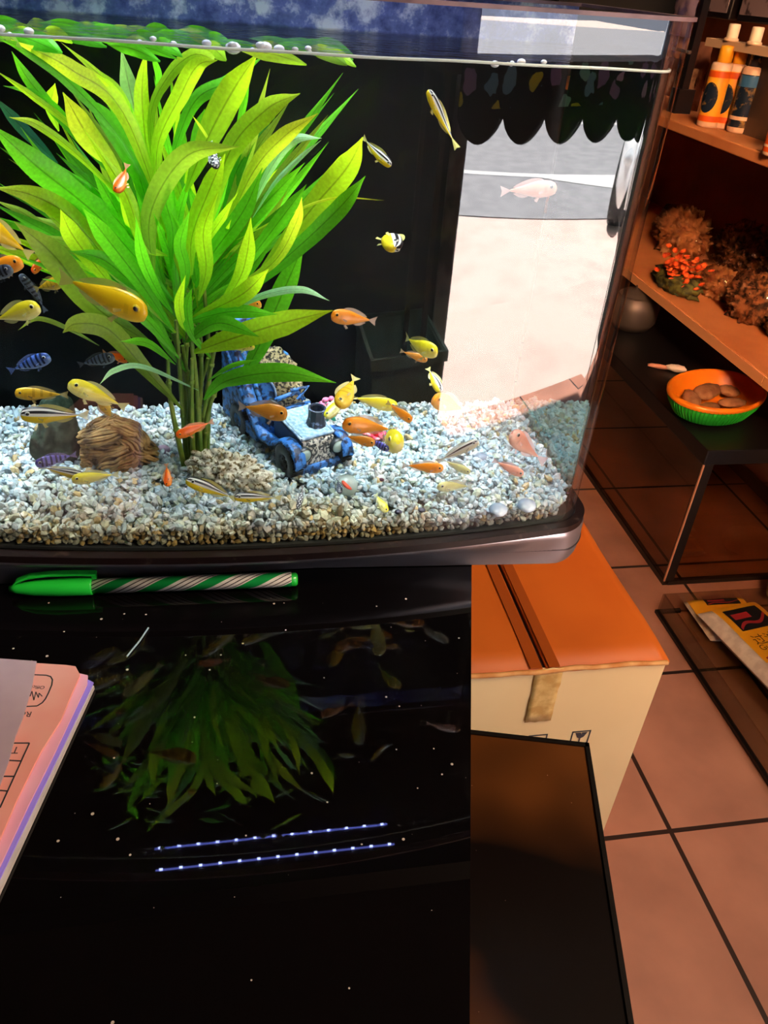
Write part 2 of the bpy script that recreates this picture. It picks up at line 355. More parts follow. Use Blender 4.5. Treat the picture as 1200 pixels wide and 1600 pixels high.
def cab_mat():
    m = mat('dark_brown_painted_sheen', (.004, .0015, .001), .42, noise_scale=6, color2=(.14, .042, .008), ramp=(.44, .68), detail=2, spec=.15)  # brown blotches stand in for warm reflections on the top board
    nt = m.node_tree; b = nt.nodes['Principled BSDF']
    tc = N(nt, 'ShaderNodeTexCoord'); v = N(nt, 'ShaderNodeTexVoronoi'); v.inputs['Scale'].default_value = 190
    nt.links.new(tc.outputs['Object'], v.inputs['Vector'])
    sp = N(nt, 'ShaderNodeSeparateColor'); nt.links.new(v.outputs['Color'], sp.inputs[0])
    pw = N(nt, 'ShaderNodeMath', operation='POWER'); nt.links.new(sp.outputs[0], pw.inputs[0]); pw.inputs[1].default_value = 7
    ml = N(nt, 'ShaderNodeMath', operation='MULTIPLY'); nt.links.new(pw.outputs[0], ml.inputs[0]); ml.inputs[1].default_value = .07
    th = N(nt, 'ShaderNodeMath', operation='LESS_THAN'); nt.links.new(v.outputs['Distance'], th.inputs[0]); nt.links.new(ml.outputs[0], th.inputs[1])
    src = b.inputs['Base Color'].links[0].from_socket
    mx = N(nt, 'ShaderNodeMix', data_type='RGBA'); mx.inputs[7].default_value = (.6, .4, .3, 1)
    nt.links.new(th.outputs[0], mx.inputs[0]); nt.links.new(src, mx.inputs[6]); nt.links.new(mx.outputs[2], b.inputs['Base Color'])
    return m
CZ = .50
c0 = onz(920, 1162, CZ); c1 = onz(990, 1600, CZ)
cdir = (Vector((c0.x, c0.y, 0))-Vector((c1.x, c1.y, 0))).normalized(); cx = Vector((cdir.y, -cdir.x, 0))
def cpt(a, b): p = Vector((c0.x, c0.y, 0))+cdir*a-cx*b; return (p.x, p.y)
cabt = empty('low_cabinet', 'low dark brown cabinet beside the desk, in front of the cardboard box', 'cabinet', (0, 0, 0))
bevel(MB().prism([cpt(-.008, .008), cpt(-.5, .008), cpt(-.5, .135), cpt(-.008, .135)], .0, CZ-.012).build('body', M_black, cabt), .001)
bevel(MB().prism([cpt(0, 0), cpt(-.52, 0), cpt(-.52, .14), cpt(0, .14)], CZ-.012, CZ-.0005).build('top_board', cab_mat(), cabt), .001)
mb = MB()
for A, B in (((0, 0), (-.52, 0)), ((0, 0), (0, .14))):
    a0, b0 = A; a1, b1 = B
    if b0 == b1: q = [cpt(a0, 0), cpt(a1, 0), cpt(a1, .0035), cpt(a0, .0035)]
    else: q = [cpt(0, 0), cpt(0, .14), cpt(-.004, .14), cpt(-.004, 0)]
    mb.prism(q, CZ-.0005, CZ+.0012)
mb.build('edge_strip', mat('black_edge_strip', (.01, .008, .007), .25), cabt)

# cardboard box
BZ = .42
b0 = onz(1043, 1030, BZ); 
bx0, bx1, by0, by1 = b0.x-.255, b0.x, b0.y, b0.y+.335
M_kraft = mat('warm_lit_cardboard', (.62, .135, .010), .55, noise_scale=4, color2=(.52, .10, .007))  # warm light falling on the box top is put into this orange
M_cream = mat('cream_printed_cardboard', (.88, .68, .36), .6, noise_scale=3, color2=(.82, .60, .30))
M_tape = mat('brown_packing_tape', (.36, .075, .012), .18)
M_tape2 = mat('amber_clear_tape', (.55, .33, .10), .15, noise_scale=60, color2=(.75, .52, .2))
M_gap = mat('gap_shade', (.02, .006, .004), .8)
M_ink = mat('dark_ink', (.03, .03, .04), .6)
cb = empty('cardboard_box', 'cardboard box with warm-lit orange taped top and cream side on the floor', 'box', (bx0, by0, 0))
W_, D_ = bx1-bx0, by1-by0
mb = MB().box((0, 0, 0), (W_, .004, BZ-.003)).box((0, D_-.004, 0), (W_, D_, BZ-.003)).box((0, .004, 0), (.004, D_-.004, BZ-.003)).box((W_-.004, .004, 0), (W_, D_-.004, BZ-.003)).box((.004, .004, 0), (W_-.004, D_-.004, .004))
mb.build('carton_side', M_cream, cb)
sm = onz(845, 1028, BZ).x-bx0; sm2 = sm-.006
for (xa, xb) in ((-.002, sm-.0025), (sm+.0025, W_+.002)):
    mb = MB(); nx, ny = 14, 10; vs = []; fs = []
    for j in range(ny+1):
        for i in range(nx+1):
            x = xa+(xb-xa)*i/nx; y = -.002+(D_+.004)*j/ny
            vs.append((x, y, BZ+.0012*sin(x*30)*sin(j*.9)+random.uniform(-.0004, .0004)-(0 if 0 < j < ny else .001)))
    for j in range(ny):
        for i in range(nx): a = j*(nx+1)+i; fs.append((a, a+1, a+nx+2, a+nx+1))
    mb.add(vs, fs)
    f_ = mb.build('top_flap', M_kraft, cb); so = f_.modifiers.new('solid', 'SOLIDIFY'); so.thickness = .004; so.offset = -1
MB().box((sm-.003, .0, BZ-.006), (sm+.003, D_, BZ-.0045)).build('flap_gap_shade', M_gap, cb)  # dark strip standing in for the shade between the flaps
mb = MB().box((sm+.004, 0, BZ+.001), (sm+.016, D_, BZ+.0022)).box((sm-.017, 0, BZ+.001), (sm-.004, D_, BZ+.0022))
mb.build('packing_tape', M_tape, cb)
mb = MB()
vs = []; fs = []
for j in range(8):
    z = BZ+.001-.012*j
    for i in range(6): vs.append((sm-.010+.0062*i+random.uniform(-.001, .001), -.0012-random.uniform(0, .0012), z+random.uniform(-.001, .001)))
for j in range(7):
    for i in range(5): a = j*6+i; fs.append((a, a+6, a+7, a+1))
mb.add(vs, fs); t_ = mb.build('tape_end', M_tape2, cb); so = t_.modifiers.new('s', 'SOLIDIFY'); so.thickness = .0004
# dented top edge and handling marks on the front side
mb = MB().tube([(x*W_/12, -.001+random.uniform(-.0015, .0008), BZ-.002+random.uniform(-.0015, .001)) for x in range(13)], .0028, 8); mb.build('crushed_edge', mat('worn_card_edge', (.7, .36, .12), .7, noise_scale=40, color2=(.55, .2, .04)), cb)
fx = onz(735, 1140, .35)
def glyph_frame(mb, xc, zc, s):
    t = .0007
    for a, b in (((-s, -s), (s, -s+t*2)), ((-s, s-t*2), (s, s)), ((-s, -s), (-s+t*2, s)), ((s-t*2, -s), (s, s))):
        mb.box((xc+a[0], -.0006, zc+a[1]), (xc+b[0], 0, zc+b[1]))
gz = ony(906, 1152, by0).z; gp = [ony(x, 1152, by0).x-bx0 for x in (765, 840, 906)]
for i, gx in enumerate(gp):
    mb = MB(); glyph_frame(mb, gx, gz, .0115)
    if i == 2:
        mb.add([(gx-.0075, -.0006, gz+.009), (gx-.001, -.0006, gz+.009), (gx+.001, -.0006, gz+.005), (gx+.0005, -.0006, gz+.009), (gx+.0075, -.0006, gz+.009), (gx+.004, -.0006, gz+.001), (gx+.0008, -.0006, gz-.001), (gx+.0008, -.0006, gz-.0075), (gx+.004, -.0006, gz-.009), (gx-.004, -.0006, gz-.009), (gx-.0008, -.0006, gz-.0075), (gx-.0008, -.0006, gz-.001), (gx-.004, -.0006, gz+.001)], [tuple(range(13))[::-1]], smooth=False)
    elif i == 1:
        mb.add([(gx-.006, -.0006, gz), (gx, -.0006, gz+.008), (gx+.006, -.0006, gz), (gx+.0005, -.0006, gz), (gx+.0005, -.0006, gz-.007), (gx-.0005, -.0006, gz-.007), (gx-.0005, -.0006, gz)], [tuple(range(7))[::-1]], smooth=False)
    else:
        for dx_ in (-.005, .005): mb.add([(gx+dx_-.003, -.0006, gz+.002), (gx+dx_, -.0006, gz+.008), (gx+dx_+.003, -.0006, gz+.002), (gx+dx_, -.0006, gz-.006)], [(3, 2, 1, 0)], smooth=False)
    mb.build('handling_symbol', M_ink, cb)

# ------------------------------------------------------------------ aquarium
TX0, TX1, TYB, BOW0, BOWR, BOWX, CRAD = -.205, .1825, .462, .320, .95, .015, .019
def bow(x): return BOW0+(x-BOWX)**2/2/BOWR
NB = 150
def plan(off=0., nb=NB):
    """counter-clockwise outline, offset outwards by off"""
    pts = []
    y_r = bow(TX1-CRAD)
    def arc(cx_, cy_, a0, a1, n):
        return [(cx_+CRAD*cos(a0+(a1-a0)*i/n), cy_+CRAD*sin(a0+(a1-a0)*i/n)) for i in range(n+1)]
    xr = TX1-CRAD; xl = TX0+CRAD
    pts += arc(xl, bow(xl)+CRAD, pi, 1.5*pi+math.atan((xl-BOWX)/BOWR), 10)[:-1]
    pts += [(xl+(xr-xl)*i/nb, bow(xl+(xr-xl)*i/nb)) for i in range(nb+1)]
    pts += arc(xr, bow(xr)+CRAD, 1.5*pi+math.atan((xr-BOWX)/BOWR), 2*pi, 14)[1:]
    pts += [(TX1, TYB-.003), (TX1-.003, TYB), (TX0+.003, TYB), (TX0, TYB-.003)]
    if off:
        n = len(pts); out = []
        for i in range(n):
            a = Vector(pts[i-1]); b = Vector(pts[i]); c = Vector(pts[(i+1) % n])
            n1 = Vector(((b-a).y, -(b-a).x)).normalized(); n2 = Vector(((c-b).y, -(c-b).x)).normalized()
            nn = (n1+n2).normalized(); out.append(tuple(b+nn*off/max(.5, nn.dot(n1))))
        pts = out
    return pts
NF = 10+NB+1+14   # outline points before the back corners
GZ0, GZ1, WZ = DZ+.024, 1.0115, .9938

def glass_mat(name, tint=(1, 1, 1), f0=.04, rough=0., dirt=0., gain=1.):
    m = bpy.data.materials.new(name); m.use_nodes = True; nt = m.node_tree; nt.nodes.remove(nt.nodes['Principled BSDF']); out = nt.nodes['Material Output']
    lw = N(nt, 'ShaderNodeLayerWeight'); lw.inputs[0].default_value = .5
    p = N(nt, 'ShaderNodeMath', operation='POWER'); nt.links.new(lw.outputs['Facing'], p.inputs[0]); p.inputs[1].default_value = 5
    mm = N(nt, 'ShaderNodeMath', operation='MULTIPLY_ADD'); nt.links.new(p.outputs[0], mm.inputs[0]); mm.inputs[1].default_value = (1-f0)*.8; mm.inputs[2].default_value = f0
    t = N(nt, 'ShaderNodeBsdfTransparent'); t.inputs[0].default_value = (*tint, 1)
    g = N(nt, 'ShaderNodeBsdfGlossy'); g.inputs['Roughness'].default_value = rough; g.inputs[0].default_value = (gain, gain, gain, 1)
    mx = N(nt, 'ShaderNodeMixShader'); nt.links.new(mm.outputs[0], mx.inputs[0]); nt.links.new(t.outputs[0], mx.inputs[1]); nt.links.new(g.outputs[0], mx.inputs[2])
    res = mx.outputs[0]
    if dirt:
        tc = N(nt, 'ShaderNodeTexCoord'); v = N(nt, 'ShaderNodeTexVoronoi'); v.inputs['Scale'].default_value = 190; nt.links.new(tc.outputs['Object'], v.inputs['Vector'])
        sp = N(nt, 'ShaderNodeSeparateColor'); nt.links.new(v.outputs['Color'], sp.inputs[0])
        a = N(nt, 'ShaderNodeMath', operation='GREATER_THAN'); a.inputs[1].default_value = .86; nt.links.new(sp.outputs[1], a.inputs[0])
        r1 = N(nt, 'ShaderNodeMath', operation='COMPARE'); nt.links.new(v.outputs['Distance'], r1.inputs[0]); r1.inputs[1].default_value = .30; r1.inputs[2].default_value = .035
        nz = N(nt, 'ShaderNodeTexNoise'); nz.inputs['Scale'].default_value = 18; nz.inputs['Detail'].default_value = 5; nt.links.new(tc.outputs['Object'], nz.inputs['Vector'])
        r2 = N(nt, 'ShaderNodeMapRange'); r2.inputs[1].default_value = .58; r2.inputs[2].default_value = .78; nt.links.new(nz.outputs['Fac'], r2.inputs[0])
        a2 = N(nt, 'ShaderNodeMath', operation='MULTIPLY'); nt.links.new(a.outputs[0], a2.inputs[0]); nt.links.new(r1.outputs[0], a2.inputs[1])
        a3 = N(nt, 'ShaderNodeMath', operation='MULTIPLY_ADD'); nt.links.new(a2.outputs[0], a3.inputs[0]); a3.inputs[1].default_value = .5; a3.inputs[2].default_value = .05
        a4 = N(nt, 'ShaderNodeMath', operation='MULTIPLY'); nt.links.new(a3.outputs[0], a4.inputs[0]); nt.links.new(r2.outputs[0], a4.inputs[1])
        d = N(nt, 'ShaderNodeMath', operation='MULTIPLY'); nt.links.new(a4.outputs[0], d.inputs[0]); d.inputs[1].default_value = dirt
        df = N(nt, 'ShaderNodeBsdfDiffuse'); df.inputs[0].default_value = (.6, .62, .7, 1)
        m2 = N(nt, 'ShaderNodeMixShader'); nt.links.new(d.outputs[0], m2.inputs[0]); nt.links.new(res, m2.inputs[1]); nt.links.new(df.outputs[0], m2.inputs[2]); res = m2.outputs[0]
    nt.links.new(res, out.inputs[0])
    return m
aq = empty('aquarium', 'bow-fronted glass fish tank with a black and silver base on the desk', 'aquarium', (0, 0, 0))
M_glass = glass_mat('tank_glass', (.985, .995, .99), f0=.095, dirt=.8)
M_glass_in = glass_mat('tank_glass_inner', (.99, .997, .994), f0=.004)
def wall_ring(mb, o_, i_, z0, z1, mi=0, mi_in=0):
    n = len(o_)
    vs = [(x, y, z0) for x, y in o_]+[(x, y, z1) for x, y in o_]+[(x, y, z0) for x, y in i_]+[(x, y, z1) for x, y in i_]
    mb.add(vs, [(k, (k+1) % n, n+(k+1) % n, n+k) for k in range(n) if not (mi_in and NF-1 <= k < n-1)], mi)
    if mi_in: mb.add(vs, [(k, (k+1) % n, n+(k+1) % n, n+k) for k in range(NF-1, n-1)], mi_in)
    mb.add(vs, [(2*n+(k+1) % n, 2*n+k, 3*n+k, 3*n+(k+1) % n) for k in range(n)], mi_in)
    fs = []
    for k in range(n):
        j = (k+1) % n
        fs.append((n+k, n+j, 3*n+j, 3*n+k)); fs.append((2*n+k, 2*n+j, j, k))
    return mb.add(vs, fs, mi, smooth=False)
wall_ring(MB(), plan(0), plan(-.004), GZ0, GZ1, 0, 1).build('glass_wall', [M_glass, M_glass_in], aq)
wall_ring(MB(), plan(.0012), plan(-.005), GZ1-.0002, GZ1+.0012).build('top_rim', mat('frosted_rim', (.10, .06, .07), .35, noise_scale=60, color2=(.18, .12, .14)), aq)
# black film on the outside of the back, with mottled blue-white LED light painted in above the waterline
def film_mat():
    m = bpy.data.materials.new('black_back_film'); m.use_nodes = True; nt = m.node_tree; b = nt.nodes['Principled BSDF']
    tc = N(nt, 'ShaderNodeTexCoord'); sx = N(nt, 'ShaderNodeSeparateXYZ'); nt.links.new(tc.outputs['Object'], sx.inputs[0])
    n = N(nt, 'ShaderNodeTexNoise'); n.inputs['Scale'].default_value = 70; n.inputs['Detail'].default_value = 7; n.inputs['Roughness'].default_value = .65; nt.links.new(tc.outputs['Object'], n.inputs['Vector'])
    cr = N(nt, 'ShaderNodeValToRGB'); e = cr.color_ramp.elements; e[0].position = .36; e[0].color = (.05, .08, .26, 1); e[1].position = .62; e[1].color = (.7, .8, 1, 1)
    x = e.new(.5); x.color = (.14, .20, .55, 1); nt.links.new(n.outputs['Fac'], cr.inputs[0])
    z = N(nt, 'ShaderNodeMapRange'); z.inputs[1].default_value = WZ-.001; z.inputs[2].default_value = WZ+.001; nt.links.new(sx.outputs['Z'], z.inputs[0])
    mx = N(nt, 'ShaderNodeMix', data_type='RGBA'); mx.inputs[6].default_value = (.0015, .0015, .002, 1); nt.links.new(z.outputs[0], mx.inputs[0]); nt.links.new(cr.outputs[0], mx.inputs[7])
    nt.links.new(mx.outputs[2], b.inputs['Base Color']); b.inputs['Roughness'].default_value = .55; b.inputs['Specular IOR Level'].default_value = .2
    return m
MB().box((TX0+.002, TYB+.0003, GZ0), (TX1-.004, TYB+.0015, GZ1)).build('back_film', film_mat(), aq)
# base
M_base = mat('satin_silver_black_base', (.42, .40, .44), .30, metal=.8, noise_scale=3, color2=(.36, .34, .38))
M_lip = mat('dark_brown_lip', (.012, .006, .006), .3, noise_scale=110, color2=(.10, .07, .06), ramp=(.62, .78))
mb = MB(); prof = [(.0045, DZ+.0005, 1), (.0055, DZ+.003, .98), (.0062, DZ+.009, .90), (.0062, DZ+.014, .60), (.0062, DZ+.018, .25), (.0062, DZ+.0205, .05), (.0056, DZ+.0222, 0)]
def base_ring(off, k):
    out = []
    for x, y in plan(off):
        yb = .3345-.052*max(0, x-.035)
        if y < yb and y < .345: y = y+(yb-y)*k
        out.append((x, y))
    return out
rings = [base_ring(o_, k_) for o_, z, k_ in prof]; n = len(rings[0])
vs = [(x, y, prof[i][1]) for i, r_ in enumerate(rings) for x, y in r_]
mb.add(vs, [(i*n+k, i*n+(k+1) % n, (i+1)*n+(k+1) % n, (i+1)*n+k) for i in range(len(prof)-1) for k in range(n)])
mb.add(vs[:n], [tuple(range(n))[::-1]], smooth=False)
mb.build('base', M_base, aq)
MB().prism([p for p in plan(.0056)], DZ+.0222, DZ+.0225).build('base_deck', M_lip, aq)
wall_ring(MB(), plan(.0056), plan(.0004), DZ+.0224, DZ+.0262).build('base_lip', M_lip, aq)
wall_ring(MB(), base_ring(.0068, .86), base_ring(.0040, .86), DZ+.0098, DZ+.0106).build('base_groove_line', mat('groove_line', (.09, .085, .095), .3, metal=.6), aq)
MB().prism(plan(-.0045), GZ0-.0008, GZ0+.001).build('bottom_pane', mat('tank_floor_glass', (.05, .06, .06), .3), aq)

# water
def water_mats():
    side = glass_mat('water_side', (.972, .992, .998), f0=.0)
    top = bpy.data.materials.new('water_surface'); top.use_nodes = True; nt = top.node_tree; nt.nodes.remove(nt.nodes['Principled BSDF']); out = nt.nodes['Material Output']
    tc = N(nt, 'ShaderNodeTexCoord'); mp = N(nt, 'ShaderNodeMapping'); mp.inputs['Scale'].default_value = (1, 2.2, 1); nt.links.new(tc.outputs['Object'], mp.inputs[0])
    n = N(nt, 'ShaderNodeTexNoise'); n.inputs['Scale'].default_value = 55; n.inputs['Detail'].default_value = 3; nt.links.new(mp.outputs[0], n.inputs['Vector'])
    bp = N(nt, 'ShaderNodeBump'); bp.inputs['Strength'].default_value = .55; bp.inputs['Distance'].default_value = .004; nt.links.new(n.outputs['Fac'], bp.inputs['Height'])
    fr = N(nt, 'ShaderNodeFresnel'); fr.inputs[0].default_value = 1.33; nt.links.new(bp.outputs[0], fr.inputs['Normal'])
    geo = N(nt, 'ShaderNodeNewGeometry'); iv = N(nt, 'ShaderNodeMath', operation='SUBTRACT'); iv.inputs[0].default_value = 1; nt.links.new(geo.outputs['Backfacing'], iv.inputs[1])
    f2 = N(nt, 'ShaderNodeMath', operation='MULTIPLY'); nt.links.new(fr.outputs[0], f2.inputs[0]); nt.links.new(iv.outputs[0], f2.inputs[1])
    t = N(nt, 'ShaderNodeBsdfTransparent'); g = N(nt, 'ShaderNodeBsdfGlossy'); g.inputs['Roughness'].default_value = .08; nt.links.new(bp.outputs[0], g.inputs['Normal'])
    mx = N(nt, 'ShaderNodeMixShader'); nt.links.new(f2.outputs[0], mx.inputs[0]); nt.links.new(t.outputs[0], mx.inputs[1]); nt.links.new(g.outputs[0], mx.inputs[2]); nt.links.new(mx.outputs[0], out.inputs[0])
    mir = bpy.data.materials.new('water_side_inner_reflection'); mir.use_nodes = True; nt = mir.node_tree; nt.nodes.remove(nt.nodes['Principled BSDF']); out = nt.nodes['Material Output']
    lw = N(nt, 'ShaderNodeLayerWeight'); lw.inputs[0].default_value = .5
    st = N(nt, 'ShaderNodeMapRange'); st.inputs[1].default_value = .25; st.inputs[2].default_value = .45; st.inputs[4].default_value = 1.0; nt.links.new(lw.outputs['Facing'], st.inputs[0])
    geo = N(nt, 'ShaderNodeNewGeometry'); m_ = N(nt, 'ShaderNodeMath', operation='MULTIPLY'); nt.links.new(st.outputs[0], m_.inputs[0]); nt.links.new(geo.outputs['Backfacing'], m_.inputs[1])
    t = N(nt, 'ShaderNodeBsdfTransparent'); t.inputs[0].default_value = (.972, .992, .998, 1); g = N(nt, 'ShaderNodeBsdfGlossy'); g.inputs['Roughness'].default_value = .03; g.inputs[0].default_value = (.38, .62, .60, 1)
    mx = N(nt, 'ShaderNodeMixShader'); nt.links.new(m_.outputs[0], mx.inputs[0]); nt.links.new(t.outputs[0], mx.inputs[1]); nt.links.new(g.outputs[0], mx.inputs[2]); nt.links.new(mx.outputs[0], out.inputs[0])
    men = mat('meniscus', (.75, .85, .85), .15)
    return [side, top, mir, men]
wp = plan(-.0045); n = len(wp)
mb = MB(); vs = [(x, y, GZ0+.002) for x, y in wp]+[(x, y, WZ) for x, y in wp]
for k in range(n):
    j = (k+1) % n
    mi = 2 if k >= NF-9 and k <= NF else 0
    mb.add([vs[k], vs[j], vs[n+j], vs[n+k]], [(0, 1, 2, 3)], mi, smooth=False)
mb.add([(x, y, WZ) for x, y in wp], [tuple(range(n))], 1, smooth=False)
mb.add([(x, y, GZ0+.002) for x, y in wp], [tuple(range(n))[::-1]], 0, smooth=False)
water = mb.build('water', water_mats()); tag(water, 'clear water filling the fish tank up to a rippled surface', 'water', kind='stuff')
mb = MB()
mb.tube([(x, y, WZ+.0002+.00022*sin(i*.17)*sin(i*.071)) for i, (x, y) in enumerate(plan(-.0046)[8:NF-2])], .0006, 6)
mb.build('water_edge_line', mat('meniscus', (.55, .68, .66), .15), water)

# air bubbles floating against the front glass at the surface
M_bub = mat('bubble_white', (.8, .9, 1), .1, spec=1)
bub0 = None
for i in range(26):
    x = random.uniform(-.085, .12); r_ = random.choice([.0008, .001, .0013, .0018])
    if i in (0, 1, 2): x = (.0005, .012, .017)[i]; r_ = (.0030, .0026, .0021)[i]
    y = bow(x)+.006+r_+random.uniform(0, .006)+(.004 if i < 3 else 0); z = WZ+random.uniform(-.0008, .0012)
    if bub0 is None:
        bub0 = MB().ico(1, 2).build('air_bubble', M_bub); b_ = bub0
    else:
        b_ = bub0.copy(); COL.objects.link(b_)
    b_.location = (x, y, z); b_.scale = (r_, r_*.8, r_*.7)
    tag(b_, 'small white air bubble floating at the rippled water line', 'bubble', 'air bubbles at the water line')

# LED lamp over the tank
M_hood = mat('black_hood_plastic', (.01, .01, .014), .4)
led = empty('aquarium_lamp', 'black aquarium hood lamp with two rows of blue-white diodes, mirrored in the desk', 'lamp', (0, .36, 1.045))
MB().box((-.19, -.030, .0008), (.17, .098, .026)).build('hood_shell', M_hood, led)
for x in (-.188, .166): MB().box((x, .094, -.030), (x+.003, .098, .001)).build('bracket', M_hood, led)
M_led = mat('blue_white_diode', (.5, .6, 1), emis=(.45, .52, 1), estr=60)
M_strip = mat('lit_led_tape', (.2, .2, .5), emis=(.20, .24, 1), estr=9)
for ry, (xa, xb) in ((.009, (-.078, .095)), (-.009, (-.076, .098))):
    st_ = MB().box((xa-.004, ry-.0006, .0), (xb+.004, ry+.0006, .0008)).build('led_strip', M_strip, led)
    for k in range(13):
        x = xa+(xb-xa)*k/12
        MB().box((x-.0012, ry-.0006, -.0010), (x+.0012, ry+.0006, .0002)).build('diode', M_led, st_)

# ------------------------------------------------------------------ gravel
GT = DZ+.0385     # top level of the gravel
def gh(x, y):
    return GT+.002*sin(x*31+1)*cos(y*40)-.0035*max(0, 1-(y-bow(x))/.02)
def pebbles(n_top):
    shapes = []
    for k in range(7):
        bm = bmesh.new(); bmesh.ops.create_icosphere(bm, subdivisions=1, radius=1)
        rs = random.Random(k)
        v = np.array([list(a.co*rs.uniform(.72, 1.18)) for a in bm.verts]); f = np.array([[a.index for a in q.verts] for q in bm.faces]); bm.free()
        shapes.append((v, f))
    rng = np.random.default_rng(3)
    V = []; F = []; Cc = []; off = 0
    def put(p, s, col):
        nonlocal off
        v, f = shapes[rng.integers(7)]
        A = rng.normal(size=(3, 3)); q, _ = np.linalg.qr(A)
        sc = s*np.array([1.25, .95, .72])*rng.uniform(.85, 1.15, 3)
        V.append((v*sc)@q.T+p); F.append(f+off); Cc.append(np.repeat([col], len(f), 0)); off += len(v)
    cnt = 0
    inner = .0045+.0018
    def stain(x, y, z):
        t = noise.noise(Vector((x*28, y*28, z*60)))
        w_ = max(0, min(1, (.11-x)/.06))
        s = max(0, min(1, (GT-.003-z)/.007))*(.25+.9*w_)+max(0, min(1, (.030-(y-bow(x)))/.022))*(.05+.78*w_)
        return max(0, min(1, s*.8+t*.75))
    def color(x, y, z):
        r = rng.random(); k = rng.uniform(.75, 1.1)
        base = np.array([.44, .60, .68])*k if r < .48 else np.array([.68, .77, .82])*k if r < .82 else np.array([.50, .60, .50])*k if r < .96 else np.array([.60, .48, .25])*k
        s = stain(x, y, z)
        dirt = np.array([.55, .38, .12])*rng.uniform(.45, 1.2) if rng.random() < .5 else np.array([.62, .60, .38])*rng.uniform(.6, 1.1)
        return base*(1-s)+dirt*s
    def y_in(x): return bow(x)+inner+(CRAD-sqrt(max(0, CRAD**2-(x-(TX1-CRAD))**2)) if x > TX1-CRAD else 0)
    for k in range(13500):
        x = rng.uniform(TX0+.006, TX1-.0065); yf = y_in(x)
        y = rng.uniform(yf-.0012, TYB-.006); y = max(y, yf)
        s = rng.choice([.0015, .0020, .0026], p=[.3, .45, .25])*rng.uniform(.8, 1.15)
        dz = rng.uniform(-.0042, .0008)
        z = gh(x, y)+dz+.0015*noise.noise(Vector((x*120, y*120, 0)))
        put(np.array([x, y, z]), s, color(x, y, z))
    # the face of the bed seen through the front glass
    for z in np.arange(GZ0+.003, GT-.002, .0027):
        for i in range(int((TX1-TX0-.02)/.0029)):
            x = TX0+.01+.0029*i+rng.uniform(-.001, .001); y = bow(x)+inner+rng.uniform(0, .001)
            if x > TX1-CRAD: y += CRAD-sqrt(max(0, CRAD**2-(x-(TX1-CRAD))**2))
            if x > TX1-.008: continue
            zz = z+rng.uniform(-.0006, .0006); put(np.array([x, y, zz]), rng.uniform(.0014, .0021), color(x, y, zz))
        for y in np.arange(bow(TX1)+.03, TYB-.008, .003):
            put(np.array([TX1-.0062, y, z+rng.uniform(-.0006, .0006)]), .0015, color(.1, y, z+.01))
    V = np.concatenate(V); F = np.concatenate(F); Cc = np.concatenate(Cc)
    return V, F, Cc
V, F, Cc = pebbles(0)
me = bpy.data.meshes.new('gravel'); me.vertices.add(len(V)); me.vertices.foreach_set('co', V.astype(np.float32).ravel())
me.loops.add(F.size); me.loops.foreach_set('vertex_index', F.astype(np.int32).ravel())
me.polygons.add(len(F)); me.polygons.foreach_set('loop_start', np.arange(0, F.size, 3, dtype=np.int32))
try: me.polygons.foreach_set('loop_total', np.full(len(F), 3, dtype=np.int32))
except Exception: pass
me.update(calc_edges=True)
ca = me.color_attributes.new('Col', 'FLOAT_COLOR', 'CORNER'); arr = np.ones((F.size, 4), dtype=np.float32); arr[:, :3] = np.repeat(Cc, 3, 0); ca.data.foreach_set('color', arr.ravel())
M_peb = mat('pale_quartz_pebbles', (.8, .9, .95), .3, attr=True, noise_scale=260, ramp=(.45, .8))
me.materials.append(M_peb)
me.polygons.foreach_set('use_smooth', np.zeros(len(F), dtype=bool))
gravel = bpy.data.objects.new('gravel', me); COL.objects.link(gravel); tag(gravel, 'pale bluish white gravel bed, browner towards the front glass', 'gravel', kind='stuff')
MB().prism(plan(-.009), GZ0+.0025, GT-.0065).build('gravel_core', mat('gravel_fill', (.45, .50, .46), .8, noise_scale=200, color2=(.2, .2, .15)), gravel)  # slab in pebble tones, closes the gaps under the loose stones

# ------------------------------------------------------------------ plant
M_leaf = bpy.data.materials.new('leaf_green'); M_leaf.use_nodes = True
nt = M_leaf.node_tree; b = nt.nodes['Principled BSDF']
at_ = N(nt, 'ShaderNodeAttribute', attribute_name='Col'); uv = N(nt, 'ShaderNodeUVMap'); sx = N(nt, 'ShaderNodeSeparateXYZ'); nt.links.new(uv.outputs[0], sx.inputs[0])
ab = N(nt, 'ShaderNodeMath', operation='ABSOLUTE'); nt.links.new(sx.outputs[0], ab.inputs[0])
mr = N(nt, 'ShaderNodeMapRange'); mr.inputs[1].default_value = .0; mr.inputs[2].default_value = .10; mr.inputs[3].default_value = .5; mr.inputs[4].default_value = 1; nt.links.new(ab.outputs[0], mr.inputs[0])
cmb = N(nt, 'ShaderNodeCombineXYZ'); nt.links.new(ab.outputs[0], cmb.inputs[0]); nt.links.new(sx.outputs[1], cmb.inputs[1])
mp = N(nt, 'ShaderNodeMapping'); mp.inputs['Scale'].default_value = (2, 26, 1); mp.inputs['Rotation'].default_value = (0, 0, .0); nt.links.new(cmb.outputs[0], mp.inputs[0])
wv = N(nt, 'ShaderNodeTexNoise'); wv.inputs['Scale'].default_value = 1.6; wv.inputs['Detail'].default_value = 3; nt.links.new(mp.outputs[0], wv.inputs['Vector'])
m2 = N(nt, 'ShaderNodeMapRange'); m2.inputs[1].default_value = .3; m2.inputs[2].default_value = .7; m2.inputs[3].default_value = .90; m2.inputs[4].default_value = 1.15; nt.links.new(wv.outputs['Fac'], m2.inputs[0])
mu = N(nt, 'ShaderNodeMath', operation='MULTIPLY'); nt.links.new(mr.outputs[0], mu.inputs[0]); nt.links.new(m2.outputs[0], mu.inputs[1])
